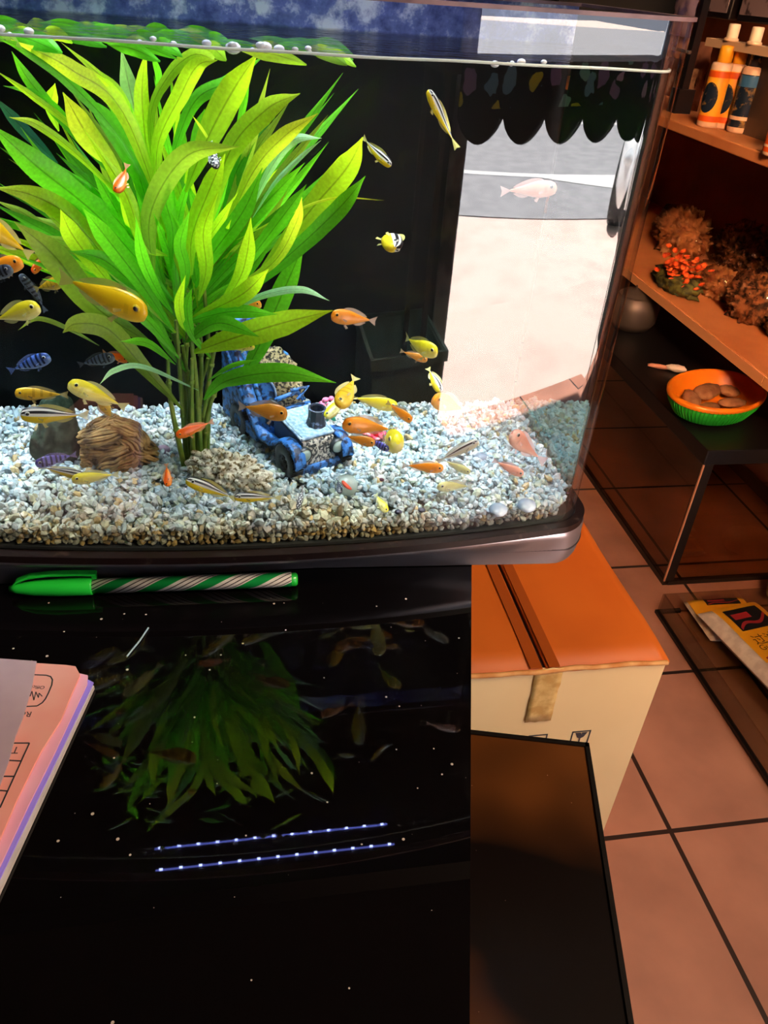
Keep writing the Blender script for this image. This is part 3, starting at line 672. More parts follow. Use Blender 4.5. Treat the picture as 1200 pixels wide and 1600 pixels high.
vm = N(nt, 'ShaderNodeVectorMath', operation='SCALE'); nt.links.new(at_.outputs['Color'], vm.inputs[0]); nt.links.new(mu.outputs[0], vm.inputs['Scale'])
nt.links.new(vm.outputs[0], b.inputs['Base Color']); b.inputs['Roughness'].default_value = .35; b.inputs['Specular IOR Level'].default_value = .4
tr = N(nt, 'ShaderNodeBsdfTranslucent'); v3 = N(nt, 'ShaderNodeVectorMath', operation='MULTIPLY'); v3.inputs[1].default_value = (1.25, 1.2, .5); nt.links.new(vm.outputs[0], v3.inputs[0]); nt.links.new(v3.outputs[0], tr.inputs[0])
ms = N(nt, 'ShaderNodeMixShader'); ms.inputs[0].default_value = .58; nt.links.new(b.outputs[0], ms.inputs[1]); nt.links.new(tr.outputs[0], ms.inputs[2]); nt.links.new(ms.outputs[0], nt.nodes['Material Output'].inputs[0])
GREENS = {'l': (.50, .82, .03), 'y': (.72, .88, .06), 'g': (.16, .66, .03), 'd': (.07, .34, .03), 'o': (.34, .52, .06), 'p': (.42, .80, .45), 't': (.04, .22, .16)}
fol = MB(); fol.uv = []
def catmull(P, n):
    P = [P[0]*2-P[1]]+P+[P[-1]*2-P[-2]]; out = []
    segs = len(P)-3
    for i in range(n+1):
        t = segs*i/n; k = min(int(t), segs-1); t -= k
        a, b_, c, d = P[k:k+4]
        out.append(.5*((2*b_)+(c-a)*t+(2*a-5*b_+4*c-d)*t*t+(3*b_-a-3*c+d)*t**3))
    return out
def leaf(px, wpx, kind, y0=.39, y1=.36, peak=.55, fold=.22, twist=0., seg=22):
    """px: image-plane guide points from base to tip, carried into the tank between depths y0 and y1"""
    k = len(px)
    P = []
    for i, (x, y) in enumerate(px):
        p = ony(x, y, y0+(y1-y0)*i/(k-1))
        lo = bow(p.x)+.008
        if p.y < lo: p = ony(x, y, lo)
        P.append(p)
    C = catmull(P, seg); col = GREENS[kind]; kk = random.uniform(.85, 1.12)
    dist = (P[len(P)//2]-CP).length; hw = wpx/2*dist/FPX
    vs = []; uvs = []
    ln = sum((C[i+1]-C[i]).length for i in range(seg))
    for i, p in enumerate(C):
        t = i/seg; T = (C[min(i+1, seg)]-C[max(i-1, 0)]).normalized()
        v = (p-CP).normalized(); sd = T.cross(v).normalized(); nn = sd.cross(T).normalized()
        a = twist+.25*sin(t*5+px[0][0]); sd2 = (sd*cos(a)+nn*sin(a)); n2 = sd2.cross(T).normalized()
        e = math.log(.5)/math.log(peak); u_ = t**e
        wd = hw*max(.03, sin(pi*u_)**.62*(1-.75*(max(0, t-.68)/.32)**1.5)*1.08)
        if t < .1: wd = max(wd, hw*.12)
        rip = .06*sin(t*40+px[0][1])*wd
        for q, s_ in enumerate((-1, -.5, 0, .5, 1)):
            vs.append(p+sd2*wd*s_+n2*(abs(s_)*fold*wd+rip*abs(s_))); uvs.append((s_, t*ln*12))
    fs = [(i*5+j, i*5+j+1, (i+1)*5+j+1, (i+1)*5+j) for i in range(seg) for j in range(4)]
    n0 = len(fol.v); fol.v += [tuple(p) for p in vs]; fol.uv += uvs
    for i, f in enumerate(fs):
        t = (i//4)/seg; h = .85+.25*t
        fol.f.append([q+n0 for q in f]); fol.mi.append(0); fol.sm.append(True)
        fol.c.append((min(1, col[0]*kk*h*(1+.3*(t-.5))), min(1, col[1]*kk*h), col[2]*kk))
# back filler leaves radiating from the crown
rs = random.Random(11)
for i in range(175):
    a = radians(rs.uniform(-72, 58) if i < 135 else rs.uniform(-66, -25)); L = rs.uniform(150, 420)*(1 if abs(a) < .8 else .85)
    bx, by = 285+rs.uniform(-22, 28), 500+rs.uniform(-70, 40)
    tx, ty = bx+L*sin(a), by-L*cos(a)*.98
    if ty < 105: ty = 105+rs.uniform(0, 60)
    mx_, my_ = (bx+tx)/2-14*cos(a)*rs.choice((-1, 1)), (by+ty)/2-rs.uniform(5, 22)
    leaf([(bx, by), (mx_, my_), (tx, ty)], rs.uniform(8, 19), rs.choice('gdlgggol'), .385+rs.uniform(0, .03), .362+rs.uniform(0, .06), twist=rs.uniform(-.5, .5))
LV = [
 ([(285, 410), (200, 235), (110, 130), (40, 78), (0, 62)], 15, 'g', .345), ([(285, 440), (200, 190), (110, 108), (17, 62)], 24, 'y', .35), ([(270, 350), (200, 165), (150, 112), (95, 66)], 9, 'l', .36),
 ([(245, 330), (225, 230), (203, 140), (189, 74)], 24, 'p', .38), ([(252, 420), (232, 260), (222, 150), (229, 74)], 22, 'l', .37), ([(242, 160), (248, 120), (234, 78)], 9, 'g', .38),
 ([(245, 300), (235, 185), (262, 120), (300, 86), (330, 92), (322, 98)], 17, 'l', .36), ([(248, 330), (246, 230), (282, 150), (308, 103), (340, 94)], 24, 'l', .355), ([(255, 290), (300, 165), (355, 128), (412, 88)], 20, 'g', .375),
 ([(290, 300), (325, 215), (365, 140), (402, 84)], 38, 'l', .36), ([(368, 222), (378, 175), (390, 122)], 9, 'g', .37), ([(318, 385), (355, 245), (415, 172), (469, 146)], 32, 'l', .35), ([(335, 400), (392, 275), (442, 215), (497, 177)], 24, 'y', .35),
 ([(380, 350), (425, 260), (460, 218), (503, 216)], 14, 'p', .36), ([(395, 340), (430, 285), (470, 245), (502, 219)], 7, 'p', .365), ([(390, 450), (480, 335), (540, 265), (567, 214)], 38, 'l', .345), ([(345, 485), (450, 400), (530, 325), (571, 275)], 28, 'g', .345),
 ([(370, 375), (450, 335), (520, 310), (600, 313)], 4, 'y', .35), ([(355, 450), (395, 400), (448, 330), (479, 288)], 20, 'g', .36), ([(345, 465), (425, 412), (462, 350), (472, 308)], 17, 'y', .345),
 ([(240, 430), (235, 335), (290, 245), (374, 229)], 32, 'o', .345), ([(270, 470), (160, 345), (60, 262), (-20, 190)], 38, 'g', .345), ([(275, 520), (180, 420), (110, 340), (50, 305), (-10, 293)], 30, 'l', .345),
 ([(150, 420), (90, 375), (40, 335), (-10, 312)], 12, 'o', .38), ([(240, 540), (150, 480), (85, 400), (22, 346)], 40, 'o', .355), ([(182, 455), (145, 410), (112, 365), (94, 327)], 28, 'l', .34), ([(272, 520), (215, 435), (165, 370), (129, 325)], 28, 'g', .34),
 ([(270, 490), (243, 450), (222, 400), (212, 338)], 18, 'g', .345), ([(205, 300), (120, 205), (50, 150), (-10, 108)], 9, 'l', .36), ([(150, 250), (95, 175), (50, 145), (5, 134)], 9, 'g', .37), ([(220, 340), (130, 250), (60, 196), (14, 183)], 11, 'l', .36),
 ([(90, 255), (40, 205), (-10, 150)], 16, 't', .40), ([(180, 280), (100, 190), (45, 125), (18, 80)], 15, 'g', .37), ([(92, 205), (80, 165), (86, 130)], 16, 'l', .38), ([(190, 270), (140, 215), (98, 144)], 32, 'y', .355),
 ([(232, 285), (200, 180), (175, 138), (147, 114)], 11, 'l', .36), ([(195, 210), (182, 165), (164, 128)], 22, 'g', .375), ([(300, 255), (308, 212), (320, 170)], 18, 'g', .38), ([(335, 235), (318, 205), (300, 180)], 4, 'y', .36),
 ([(300, 552), (360, 530), (440, 505), (520, 485)], 40, 'l', .345), ([(350, 492), (410, 462), (470, 452), (515, 470)], 12, 'p', .345), ([(318, 625), (355, 595), (440, 582), (525, 598)], 30, 'g', .345), ([(290, 535), (340, 505), (405, 526)], 24, 'g', .345),
 ([(285, 505), (360, 487), (434, 491)], 20, 'g', .35), ([(325, 595), (360, 572), (400, 562)], 8, 'g', .35), ([(372, 600), (405, 540), (445, 450), (476, 378)], 34, 'g', .375), ([(295, 500), (375, 462), (420, 420)], 26, 'l', .345),
 ([(285, 640), (225, 575), (170, 515), (120, 506), (98, 520)], 30, 'o', .35), ([(155, 540), (110, 515), (60, 498), (28, 516)], 7, 'o', .37), ([(310, 610), (225, 573), (180, 578), (156, 600)], 9, 'p', .35), ([(275, 570), (232, 537), (188, 533)], 12, 'g', .35),
 ([(262, 400), (225, 380), (195, 300), (130, 200)], 20, 'l', .36), ([(232, 470), (190, 400), (140, 330), (75, 250)], 26, 'g', .36), ([(300, 430), (300, 370), (330, 290), (352, 240)], 28, 'l', .36), ([(305, 450), (330, 400), (380, 330), (410, 262)], 26, 'g', .36),
 ([(268, 420), (270, 360), (258, 310), (262, 262)], 22, 'g', .36), ([(310, 470), (322, 420), (318, 360), (340, 300)], 24, 'l', .35), ([(285, 470), (290, 420), (282, 380), (296, 330)], 20, 'g', .345), ([(330, 500), (372, 440), (386, 396), (392, 340)], 24, 'l', .348),
 ([(250, 470), (205, 440), (160, 405), (108, 392)], 22, 'g', .355), ([(280, 560), (230, 500), (175, 455), (130, 440)], 22, 'g', .36), ([(300, 590), (262, 540), (240, 500), (225, 470)], 18, 'g', .37), ([(292, 520), (284, 500), (280, 470), (290, 430)], 14, 'l', .345),
 ([(330, 560), (300, 520), (292, 480), (300, 450)], 16, 'g', .36), ([(240, 360), (215, 270), (170, 190), (128, 150)], 26, 'g', .365), ([(345, 350), (360, 300), (372, 262), (398, 222)], 18, 'd', .375),
]
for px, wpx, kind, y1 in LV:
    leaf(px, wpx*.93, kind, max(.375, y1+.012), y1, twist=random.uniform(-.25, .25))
# leaf tips trailing just under the surface near the front glass
for i in range(60):
    x0 = rs.uniform(-60, 300) if i < 40 else rs.uniform(250, 560); zt = WZ-.0012-rs.uniform(0, .002); yb_ = rs.uniform(.345, .42)
    a_ = ony(x0, 82, yb_); a_.z = zt-.004; b_ = Vector((a_.x+rs.uniform(-.03, -.008), a_.y+rs.uniform(-.012, .02), zt))
    b_.y = max(b_.y, bow(b_.x)+.010)
    def pj(P): d = P-CP; return (600+FPX*d.dot(CR)/d.dot(CF), 800-FPX*d.dot(CU)/d.dot(CF))
    leaf([pj(a_), pj((a_+b_)/2+Vector((0, 0, .0012))), pj(b_)], rs.uniform(9, 20), rs.choice('glgo'), a_.y, b_.y)
plant = empty('aquatic_plant', 'bushy bright green long-leaved water plant rising to the water surface', 'plant', tuple(onz(308, 700, GT)))
def under(parent, o):
    o.parent = parent; o.matrix_parent_inverse = Matrix.Translation(parent.location).inverted(); return o
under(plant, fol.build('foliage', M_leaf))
M_stem = mat('plant_stem', (.10, .22, .02), .45, noise_scale=90, color2=(.20, .30, .04))
crown = [(262, 560), (275, 500), (285, 540), (298, 470), (300, 560), (312, 500), (325, 560), (340, 520), (282, 450), (350, 585), (270, 520), (318, 440)]
for i, (x, y) in enumerate(crown):
    bx = 302+(i-5)*3.2; by = 700-(i % 3)*6
    yb = .380+.004*(i % 4)
    a = ony(bx, by, yb); a.z = min(a.z, GT-.002)
    m_ = ony((bx+x)/2+((i % 3)-1)*7, (by+y)/2, yb-.004); c = ony(x, y, yb-.008)
    mb = MB(); pts = catmull([a, m_, c], 10)
    mb.tube(pts, [.0015-.00006*k for k in range(len(pts))], 8, col=(1, 1, 1))
    for k in (3, 7): mb.ico(.0019, 1, M=Matrix.Translation(pts[k]))
    under(plant, mb.build('stem', M_stem))

# ------------------------------------------------------------------ stones and ornaments on the gravel
def nz(v, s, k=0): return noise.noise(Vector((v.x*s+k, v.y*s+k*2, v.z*s-k)))
def rock(name, label, px, py, size, m, disp, rz=0, sub=5, lift=0., tilt=0.):
    p = onz(px, py, GT+.001)
    M = Matrix.Rotation(rz, 4, 'Z') @ Matrix.Rotation(tilt, 4, 'Y') @ Matrix.Diagonal((size[0], size[1], size[2], 1))
    o = MB().ico(1, sub, M=M, disp=disp).build(name, m, loc=(p.x, p.y, GT+size[2]*.75+lift)); tag(o, label, 'rock'); return o
M_coral = mat('white_coral_rock', (.74, .72, .58), .7, noise_scale=520, color2=(.16, .12, .04), ramp=(.50, .60), bump=.6, bump_scale=300)
def d_coral(q):
    v = noise.voronoi(Vector((q.x*4.6, q.y*2.4, q.z*2.6)))[0]; h = sqrt(max(0, 1-min(1, v[0]*1.8)**2))
    hole = max(0, 1-(Vector(q)-Vector((-.12, -.45, .88)).normalized()).length/.16)
    return .84+.28*h+.07*nz(q, 2.5)-.45*hole
rock('coral_rock', 'knobbly cream coral rock with a hole, in front of the blue jeep ornament', 357, 752, (.0235, .0100, .0120), M_coral, d_coral, radians(-24), 6, lift=-.0025)
M_smooth = mat('dark_green_slate', (.016, .032, .020), .65, noise_scale=190, color2=(.06, .095, .065), ramp=(.42, .62), bump=.8, bump_scale=150, spec=.12)
r_ = rock('slate_stone', 'smooth dark green slate stone leaning behind the brown wood rock', 98, 716, (.0145, .0075, .0245), M_smooth, lambda q: 1+.16*nz(q, 1.6, 3)+.04*nz(q, 5, 3)-.20*abs(q.x)*(q.z > 0), radians(15), 5, lift=-.003, tilt=radians(8))
# knotted wood rock: several bark chunks fused into one mesh
p = onz(180, 722, GT)
mb = MB(); rr = random.Random(5)
chunks = [(0, 0, .009, .014, .008, .009, .2, 0), (-.004, -.004, .0205, .0125, .0065, .0042, .25, -.15), (.010, -.002, .015, .009, .007, .009, -.5, .6), (.014, 0, .007, .009, .008, .0065, .3, .4), (-.013, -.006, .0075, .0030, .003, .0080, 0, .1), (.003, -.0085, .007, .0115, .004, .007, -.1, -.45), (-.003, .003, .022, .010, .006, .0040, .9, .0), (.0085, -.002, .0235, .0075, .006, .003, -.2, .3)]
for (x, y, z, sx_, sy_, sz_, a, ty_) in chunks:
    M = Matrix.Translation((x, y, z)) @ Matrix.Rotation(a, 4, 'Z') @ Matrix.Rotation(ty_, 4, 'Y')
    mb.ico(1, 3, M=M @ Matrix.Diagonal((sx_*.9, sy_*.85, sz_*.85, 1)), col=(.3, .3, .3))
    n = int(max(9, 2*pi*max(sy_, sz_)/.0019))
    for k in range(n):
        th = 2*pi*k/n+rr.uniform(-.1, .1); pth = []
        x0 = -sx_*rr.uniform(.75, 1.0); x1 = sx_*rr.uniform(.75, 1.0)
        for q in range(7):
            xx = x0+(x1-x0)*q/6; f = sqrt(max(.12, 1-(xx/sx_)**4*.8)); th2 = th+.12*sin(q*1.3+k)
            pth.append((xx, sy_*cos(th2)*f+rr.uniform(-.0003, .0003), sz_*sin(th2)*f+rr.uniform(-.0003, .0003)))
        c = rr.uniform(.55, 1.25); mb.tube(pth, [rr.uniform(.0006, .0011) for _ in pth], 6, M=M, col=(c, c, c))
M_bark = mat('brown_bark_rock', (.40, .25, .09), .7, noise_scale=160, color2=(.06, .035, .012), ramp=(.42, .68), bump=.6, bump_scale=200)
o = mb.build('wood_rock', M_bark, loc=(p.x, p.y, GT-.001)); tag(o, 'brown ridged knot of bark-like rock beside the dark slate stone', 'rock')
M_moss = mat('mossy_speckled_rock', (.36, .31, .16), .8, noise_scale=560, color2=(.02, .02, .015), ramp=(.46, .56), bump=.7, bump_scale=200)
rock('mossy_rock', 'tall speckled brown and black rock behind the jeep ornament', 428, 652, (.0185, .0085, .0265), M_moss, lambda q: 1+.16*nz(q, 2.4, 5)+.06*nz(q, 7, 1)-.18*max(0, q.x)*(q.z > .2), radians(8), 5)

# little marbles and stones
M_clear = mat('marble_glass', (.62, .75, .70), .05, coat=.5, noise_scale=90, color2=(.45, .58, .55)); M_red = mat('marble_red', (.85, .12, .07), .15); M_bluegl = mat('blue_glass_stone', (.42, .60, .88), .08, coat=.6, noise_scale=60, color2=(.60, .76, .95))
p = onz(541, 760, GT+.003); mar = empty('marble', 'clear glass marble with a red swirl on the gravel by the jeep bumper', 'marble', (p.x, p.y, GT+.0035))
MB().ico(.0062, 4).build('glass_ball', M_clear, mar)
MB().ico(1, 3, M=Matrix.Translation((.0002, -.0032, .0024)) @ Matrix.Rotation(radians(38), 4, 'Y') @ Matrix.Diagonal((.0040, .0032, .0014, 1))).build('swirl', M_red, mar)
for x, y, lb in ((778, 797, 'pale blue glass pebble near the front glass, left of its twin'), (823, 790, 'pale blue glass pebble near the right corner, right of its twin')):
    p = onz(x, y, GT+.002)
    o = MB().ico(1, 3, M=Matrix.Rotation(random.uniform(0, 2), 4, 'Z') @ Matrix.Diagonal((.0060, .0050, .0026, 1)), disp=lambda q: 1+.1*nz(q, 2, x)).build('glass_pebble', M_bluegl, loc=(p.x, p.y, GT+.0022)); tag(o, lb, 'pebble')
for x, y, c, lb in ((255, 703, (.42, .30, .42), 'dull purple pebble on the gravel right of the wood rock'), (752, 716, (.20, .24, .30), 'dark grey curved pebble half buried right of the striped fish'), (664, 812, (.06, .07, .10), 'small black pebble at the front glass'), (631, 829, (.04, .04, .07), 'small black pebble touching the tank base lip'), (596, 750, (.12, .03, .06), 'tiny dark red pebble on the gravel')):
    p = onz(x, y, GT+.001); s_ = {255: .0034, 752: .0040, 664: .0017, 631: .0017, 596: .0013}[x]
    if p.y < bow(p.x)+.0065: p.y = bow(p.x)+.0065
    o = MB().ico(1, 2, M=Matrix.Diagonal((s_*1.2, s_, s_*.7, 1)), disp=lambda q: 1+.15*nz(q, 2, x)).build('pebble', mat('pebble_%d' % x, c, .4), loc=(p.x, p.y, GT+.0012)); tag(o, lb, 'pebble')

# red plastic coral and pink sprig
p = onz(585, 690, GT)
mb = MB(); rr = random.Random(2)
for i in range(26):
    a = rr.uniform(0, 2*pi); r2 = rr.uniform(0, .0065); h = rr.uniform(.002, .008)
    mb.ico(1, 2, M=Matrix.Translation((r2*cos(a), r2*sin(a)*.8, h)) @ Matrix.Rotation(rr.uniform(0, 3), 4, 'Y') @ Matrix.Diagonal((.0026, .0018, .0012, 1)), disp=lambda q: 1+.3*nz(q, 3, i))
o = mb.build('plastic_coral', mat('red_pink_plastic', (.85, .04, .09), .4, noise_scale=200, color2=(.9, .35, .4)), loc=(p.x, p.y, GT)); tag(o, 'crumpled red and pink plastic coral lying among the orange fish', 'ornament')
p = onz(511, 662, GT)
sg = empty('plastic_sprig', 'pink and green plastic flower sprig behind the jeep hood', 'ornament', (p.x, p.y, GT))
mb = MB()
for i in range(9): mb.ico(1, 2, M=Matrix.Translation((rr.uniform(-.004, .003), rr.uniform(-.002, .002), .015+rr.uniform(-.002, .002))) @ Matrix.Diagonal((.0019, .0014, .0016, 1)), disp=lambda q: 1+.3*nz(q, 4, i))
mb.build('flower', mat('pink_plastic', (.9, .25, .45), .4), sg)
MB().tube([(0, 0, 0), (.001, 0, .007), (-.001, 0, .015)], .0006, 6).ico(1, 2, M=Matrix.Translation((.002, -.001, .006)) @ Matrix.Rotation(.9, 4, 'Y') @ Matrix.Diagonal((.005, .0006, .0017, 1))).build('green_stalk', mat('green_plastic', (.02, .35, .2), .4), sg)

# ------------------------------------------------------------------ sunken blue jeep ornament
g0 = onz(497, 729, GT); FW = Vector((.44, -.90, 0)).normalized()
jeep = empty('jeep_ornament', 'sunken blue resin jeep ornament with black wheel and grey speckled hood', 'ornament', (g0.x, g0.y, GT-.001), atan2(FW.y, FW.x)); jeep.scale = (1.12, 1.12, 1.12)
M_jb = mat('blue_resin', (.04, .19, .56), .4, noise_scale=300, color2=(.008, .02, .06), ramp=(.47, .57), bump=.5, bump_scale=400, detail=6)
M_jd = mat('dark_slate_resin', (.035, .07, .12), .45, noise_scale=150, color2=(.10, .17, .25), ramp=(.5, .7))
M_jg = mat('sand_crusted_hood', (.42, .60, .66), .7, noise_scale=520, color2=(.20, .36, .46), ramp=(.4, .6), bump=.6, bump_scale=600)
M_grl = mat('speckled_grille', (.55, .55, .50), .6, noise_scale=700, color2=(.03, .04, .05), ramp=(.45, .55), bump=.6, bump_scale=500)
M_jk = mat('black_resin', (.02, .025, .03), .4, noise_scale=200, color2=(.08, .09, .12), ramp=(.55, .7))
M_hl = mat('greenish_headlight', (.40, .55, .52), .2)
mm = .001
def hexa(mb, b4, t4, **k):
    return mb.add(b4+t4, [(0, 3, 2, 1), (4, 5, 6, 7), (0, 1, 5, 4), (1, 2, 6, 5), (2, 3, 7, 6), (3, 0, 4, 7)], smooth=False, **k)
def V_(*a): return tuple(x*mm for x in a)
# hood box (x forward; hood front at x=0), nose lower than the cowl
o = hexa(MB(), [V_(-27, -10, 5), V_(-1, -9, 5), V_(-1, 9, 5), V_(-27, 10, 5)], [V_(-27, -10.5, 21.5), V_(-1, -9.5, 17.5), V_(-1, 9.5, 17.5), V_(-27, 10.5, 21.5)]).build('engine_body', M_jd, jeep); bevel(o, .001)
o = hexa(MB(), [V_(-25, -9.2, 21.3), V_(-1.5, -8.4, 17.7), V_(-1.5, 8.4, 17.7), V_(-25, 9.2, 21.3)], [V_(-25, -9, 22.4), V_(-1.5, -8.2, 18.8), V_(-1.5, 8.2, 18.8), V_(-25, 9, 22.4)]).build('hood', M_jg, jeep); bevel(o, .0005)
mb = MB()
for s_ in (-1, 1): mb.tube([V_(-26, s_*9.9, 21.8), V_(-1, s_*9.1, 18.1)], .0007, 6)
mb.tube([V_(-1, -9.1, 18.1), V_(-1, 9.1, 18.1)], .0009, 6); mb.build('hood_edge', mat('pale_worn_edge', (.45, .58, .66), .5, noise_scale=200, color2=(.1, .2, .35)), jeep)
o = hexa(MB(), [V_(-2, -9.5, 5), V_(2, -9.5, 4), V_(2, 9.5, 4), V_(-2, 9.5, 5)], [V_(-2, -9.5, 18), V_(.6, -9, 16.5), V_(.6, 9, 16.5), V_(-2, 9.5, 18)]).build('grille', M_grl, jeep); bevel(o, .0012)
for s_ in (-1, 1):
    Mh = Matrix.Translation(V_(2.2, s_*9.6, 11.5)) @ Matrix.Rotation(pi/2, 4, 'Y')
    hl = MB().lathe([(0, -.003), (.0030, -.003), (.0040, -.001), (.0042, .0010), (.0036, .0017)], 20, M=Mh).build('headlight', M_jk, jeep)
    MB().ico(1, 3, M=Mh @ Matrix.Translation((0, 0, .001)) @ Matrix.Diagonal((.0035, .0035, .0014, 1))).build('lens', M_hl, hl)
mb = MB(); hexa(mb, [V_(-1, -15, 0), V_(4, -13, 0), V_(4, 13, 0), V_(-1, 15, 0)], [V_(-1, -15, 4.6), V_(3, -13, 5), V_(3, 13, 5), V_(-1, 15, 4.6)])
bevel(mb.build('bumper', M_jb, jeep), .0012)
for s_ in (-1, 1):
    # arched fender over each front wheel flowing back into the running board
    path = [(6.5, 8), (5, 12.5), (1, 15.5), (-4, 16.5), (-9.5, 15.5), (-15, 12), (-20, 9), (-28, 9)]
    if s_ < 0: path += [(-36, 14), (-44, 22), (-52, 31), (-60, 40), (-66, 46)]
    mb = MB(); vs = []
    for x, z in path:
        ex = 1.5 if x < -20 else 0
        for yy, dz in ((10.5, .6), (13, 1.2), (16+ex, .6), (17.0+ex, -.8), (16.4+ex, -2.0), (13, -.8), (10.5, -1.2)): vs.append(V_(x, s_*yy, z+dz))
    n = len(path); k = 7
    fs = [(i*k+j, i*k+(j+1) % k, (i+1)*k+(j+1) % k, (i+1)*k+j) for i in range(n-1) for j in range(k)]
    if s_ < 0: fs = [f[::-1] for f in fs]
    mb.add(vs, fs); mb.add(vs[:k]+vs[-k:], [tuple(range(k)), tuple(range(k, 2*k))[::-1]]); mb.build('fender', M_jb, jeep)
for x, s_ in ((-4.5, -1), (-4.5, 1), (-54, -1), (-54, 1)):
    Mw = Matrix.Translation(V_(x, s_*14.2, 6.2)) @ Matrix.Rotation(pi/2*(-s_), 4, 'X')
    prof = [(.0040, .0030), (.0052, .0036), (.0078, .0036), (.0090, .0028), (.0093, 0), (.0090, -.0026), (.0078, -.0034), (0, -.0034)]
    mb = MB().lathe(prof[::-1], 36, M=Mw)
    for i in range(44):
        a = 2*pi*i/44; mb.box((-.0030, -.00022, -.0003), (.0030, .00022, .0004), M=Mw @ Matrix.Rotation(a, 4, 'Z') @ Matrix.Translation((.0093, 0, 0)) @ Matrix.Rotation(pi/2, 4, 'Y'))
    wo = mb.build('wheel', M_jk, jeep)
    hb = MB().lathe([(0, .0008), (.0040, .0010), (.0044, .0030), (.0052, .0036), (.0058, .0034)], 24, M=Mw)
    for i in range(6):
        a = 2*pi*i/6; hb.ico(1, 2, M=Mw @ Matrix.Rotation(a, 4, 'Z') @ Matrix.Translation((.0025, 0, .0016)) @ Matrix.Diagonal((.0013, .0008, .0009, 1)))
    hb.ico(.0010, 2, M=Mw @ Matrix.Translation((0, 0, .0022)))
    hb.build('wheel_rim', mat('grey_rim', (.16, .18, .22), .35, noise_scale=260, color2=(.03, .035, .045)), wo)
# filler pipe standing on the hood
mb = MB(); Mp = Matrix.Translation(V_(-9.5, 4.0, 19)) @ Matrix.Rotation(radians(6), 4, 'Y')
mb.lathe([(.0056, 0), (.0050, .0015), (.0044, .0030), (.0042, .0070), (.0044, .0094), (.0046, .0100), (.0038, .0102), (.0034, .0094), (.0032, .0060), (0, .0058)], 10, M=Mp, smooth=False)
mb.build('hood_pipe', mat('black_blue_pipe', (.025, .035, .06), .4, noise_scale=300, color2=(.25, .35, .6), ramp=(.56, .66)), jeep)
# cowl, folded windscreen frame, dash, cab tub
o = hexa(MB(), [V_(-33, -16, 4), V_(-27, -11.5, 4), V_(-27, 11.5, 4), V_(-33, 16, 4)], [V_(-33, -15.5, 20), V_(-27, -10.5, 21.5), V_(-27, 10.5, 21.5), V_(-33, 15.5, 20)]).build('cowl', M_jb, jeep); bevel(o, .001)
MB().tube([V_(-30, -6.5, 23), V_(-30.5, -7, 26), V_(-31, 6, 27.5), V_(-30, 9, 23)], .0013, 8).tube([V_(-29, 5, 24), V_(-29, 11, 30), V_(-31, 2, 29)], .0011, 8).build('windscreen_frame', M_jb, jeep)
MB().lathe([(.0032, 0), (.0034, .003), (.0022, .0034), (.002, .0005)], 16, M=Matrix.Translation(V_(-31, -8, 22.6)) @ Matrix.Rotation(-.5, 4, 'X')).build('steering_boss', M_jk, jeep)
def plate(pts, th, name, m):
    """curved side plate from (x,z) outline extruded across y"""
    mb = MB(); n = len(pts); vs = [V_(x, th[0], z) for x, z in pts]+[V_(x, th[1], z) for x, z in pts]
    mb.add(vs, [tuple(range(n)), tuple(range(n, 2*n))[::-1]]+[((i+1) % n, i, n+i, n+(i+1) % n) for i in range(n)], smooth=False)
    bevel(mb.build(name, m, jeep), .0006); return mb
arcp = lambda cx_, cz, r, a0, a1, n: [(cx_+r*cos(a0+(a1-a0)*i/n), cz+r*sin(a0+(a1-a0)*i/n)) for i in range(n+1)]
plate([(-33, 3), (-33, 15), (-39, 10), (-47, 10)]+arcp(-58, 22, 13, -.8, .9, 6)+[(-54, 42), (-58, 54), (-67, 56), (-72, 3)], (-17, -14.5), 'cab_side', M_jb)
plate([(-33, 3), (-33, 15), (-39, 10), (-47, 10), (-50, 20), (-50, 30), (-58, 36), (-64, 36), (-70, 3)], (14.5, 16.5), 'cab_side', M_jb)
plate([(-73, 3), (-70.0, 3), (-66, 56), (-69, 57)], (-17, 2), 'cab_back', M_jb)
MB().box(V_(-69, -14.5, 3), V_(-33, 14.5, 5)).build('cab_floor', M_jd, jeep)
# rounded seat back with pale rim
mb = MB(); pts = [(-9, 5)]+[(-9+0, 20)]+[( 9*cos(pi-a), 20+9*sin(a)) for a in [pi*i/10 for i in range(11)]]+[(9, 5)]
n = len(pts); vs = [V_(-44+.18*z*-1, y*.8-5, z) for y, z in pts]+[V_(-47+.18*z*-1, y*.8-5, z) for y, z in pts]
mb.add(vs, [tuple(range(n))[::-1], tuple(range(n, 2*n))]+[(i, (i+1) % n, n+(i+1) % n, n+i) for i in range(n)], smooth=False)
st_ = mb.build('seat', M_jb, jeep); bevel(st_, .0006)
MB().tube([Vector(V_(-43.5-.18*z, y*.8-5, z)) for y, z in pts], .0007, 6).build('seat_rim', mat('pale_blue_rim', (.25, .42, .62), .5, noise_scale=150, color2=(.04, .08, .16)), st_)
MB().box(V_(-47, -10, 5), V_(-36, 8, 10)).build('seat_cushion', M_jb, st_)
MB().tube([V_(-60, -15.5, 49), V_(-50, -15.5, 50), V_(-40, -14, 34), V_(-33, -13, 21)], .0014, 8).build('roll_bar', M_jb, jeep)

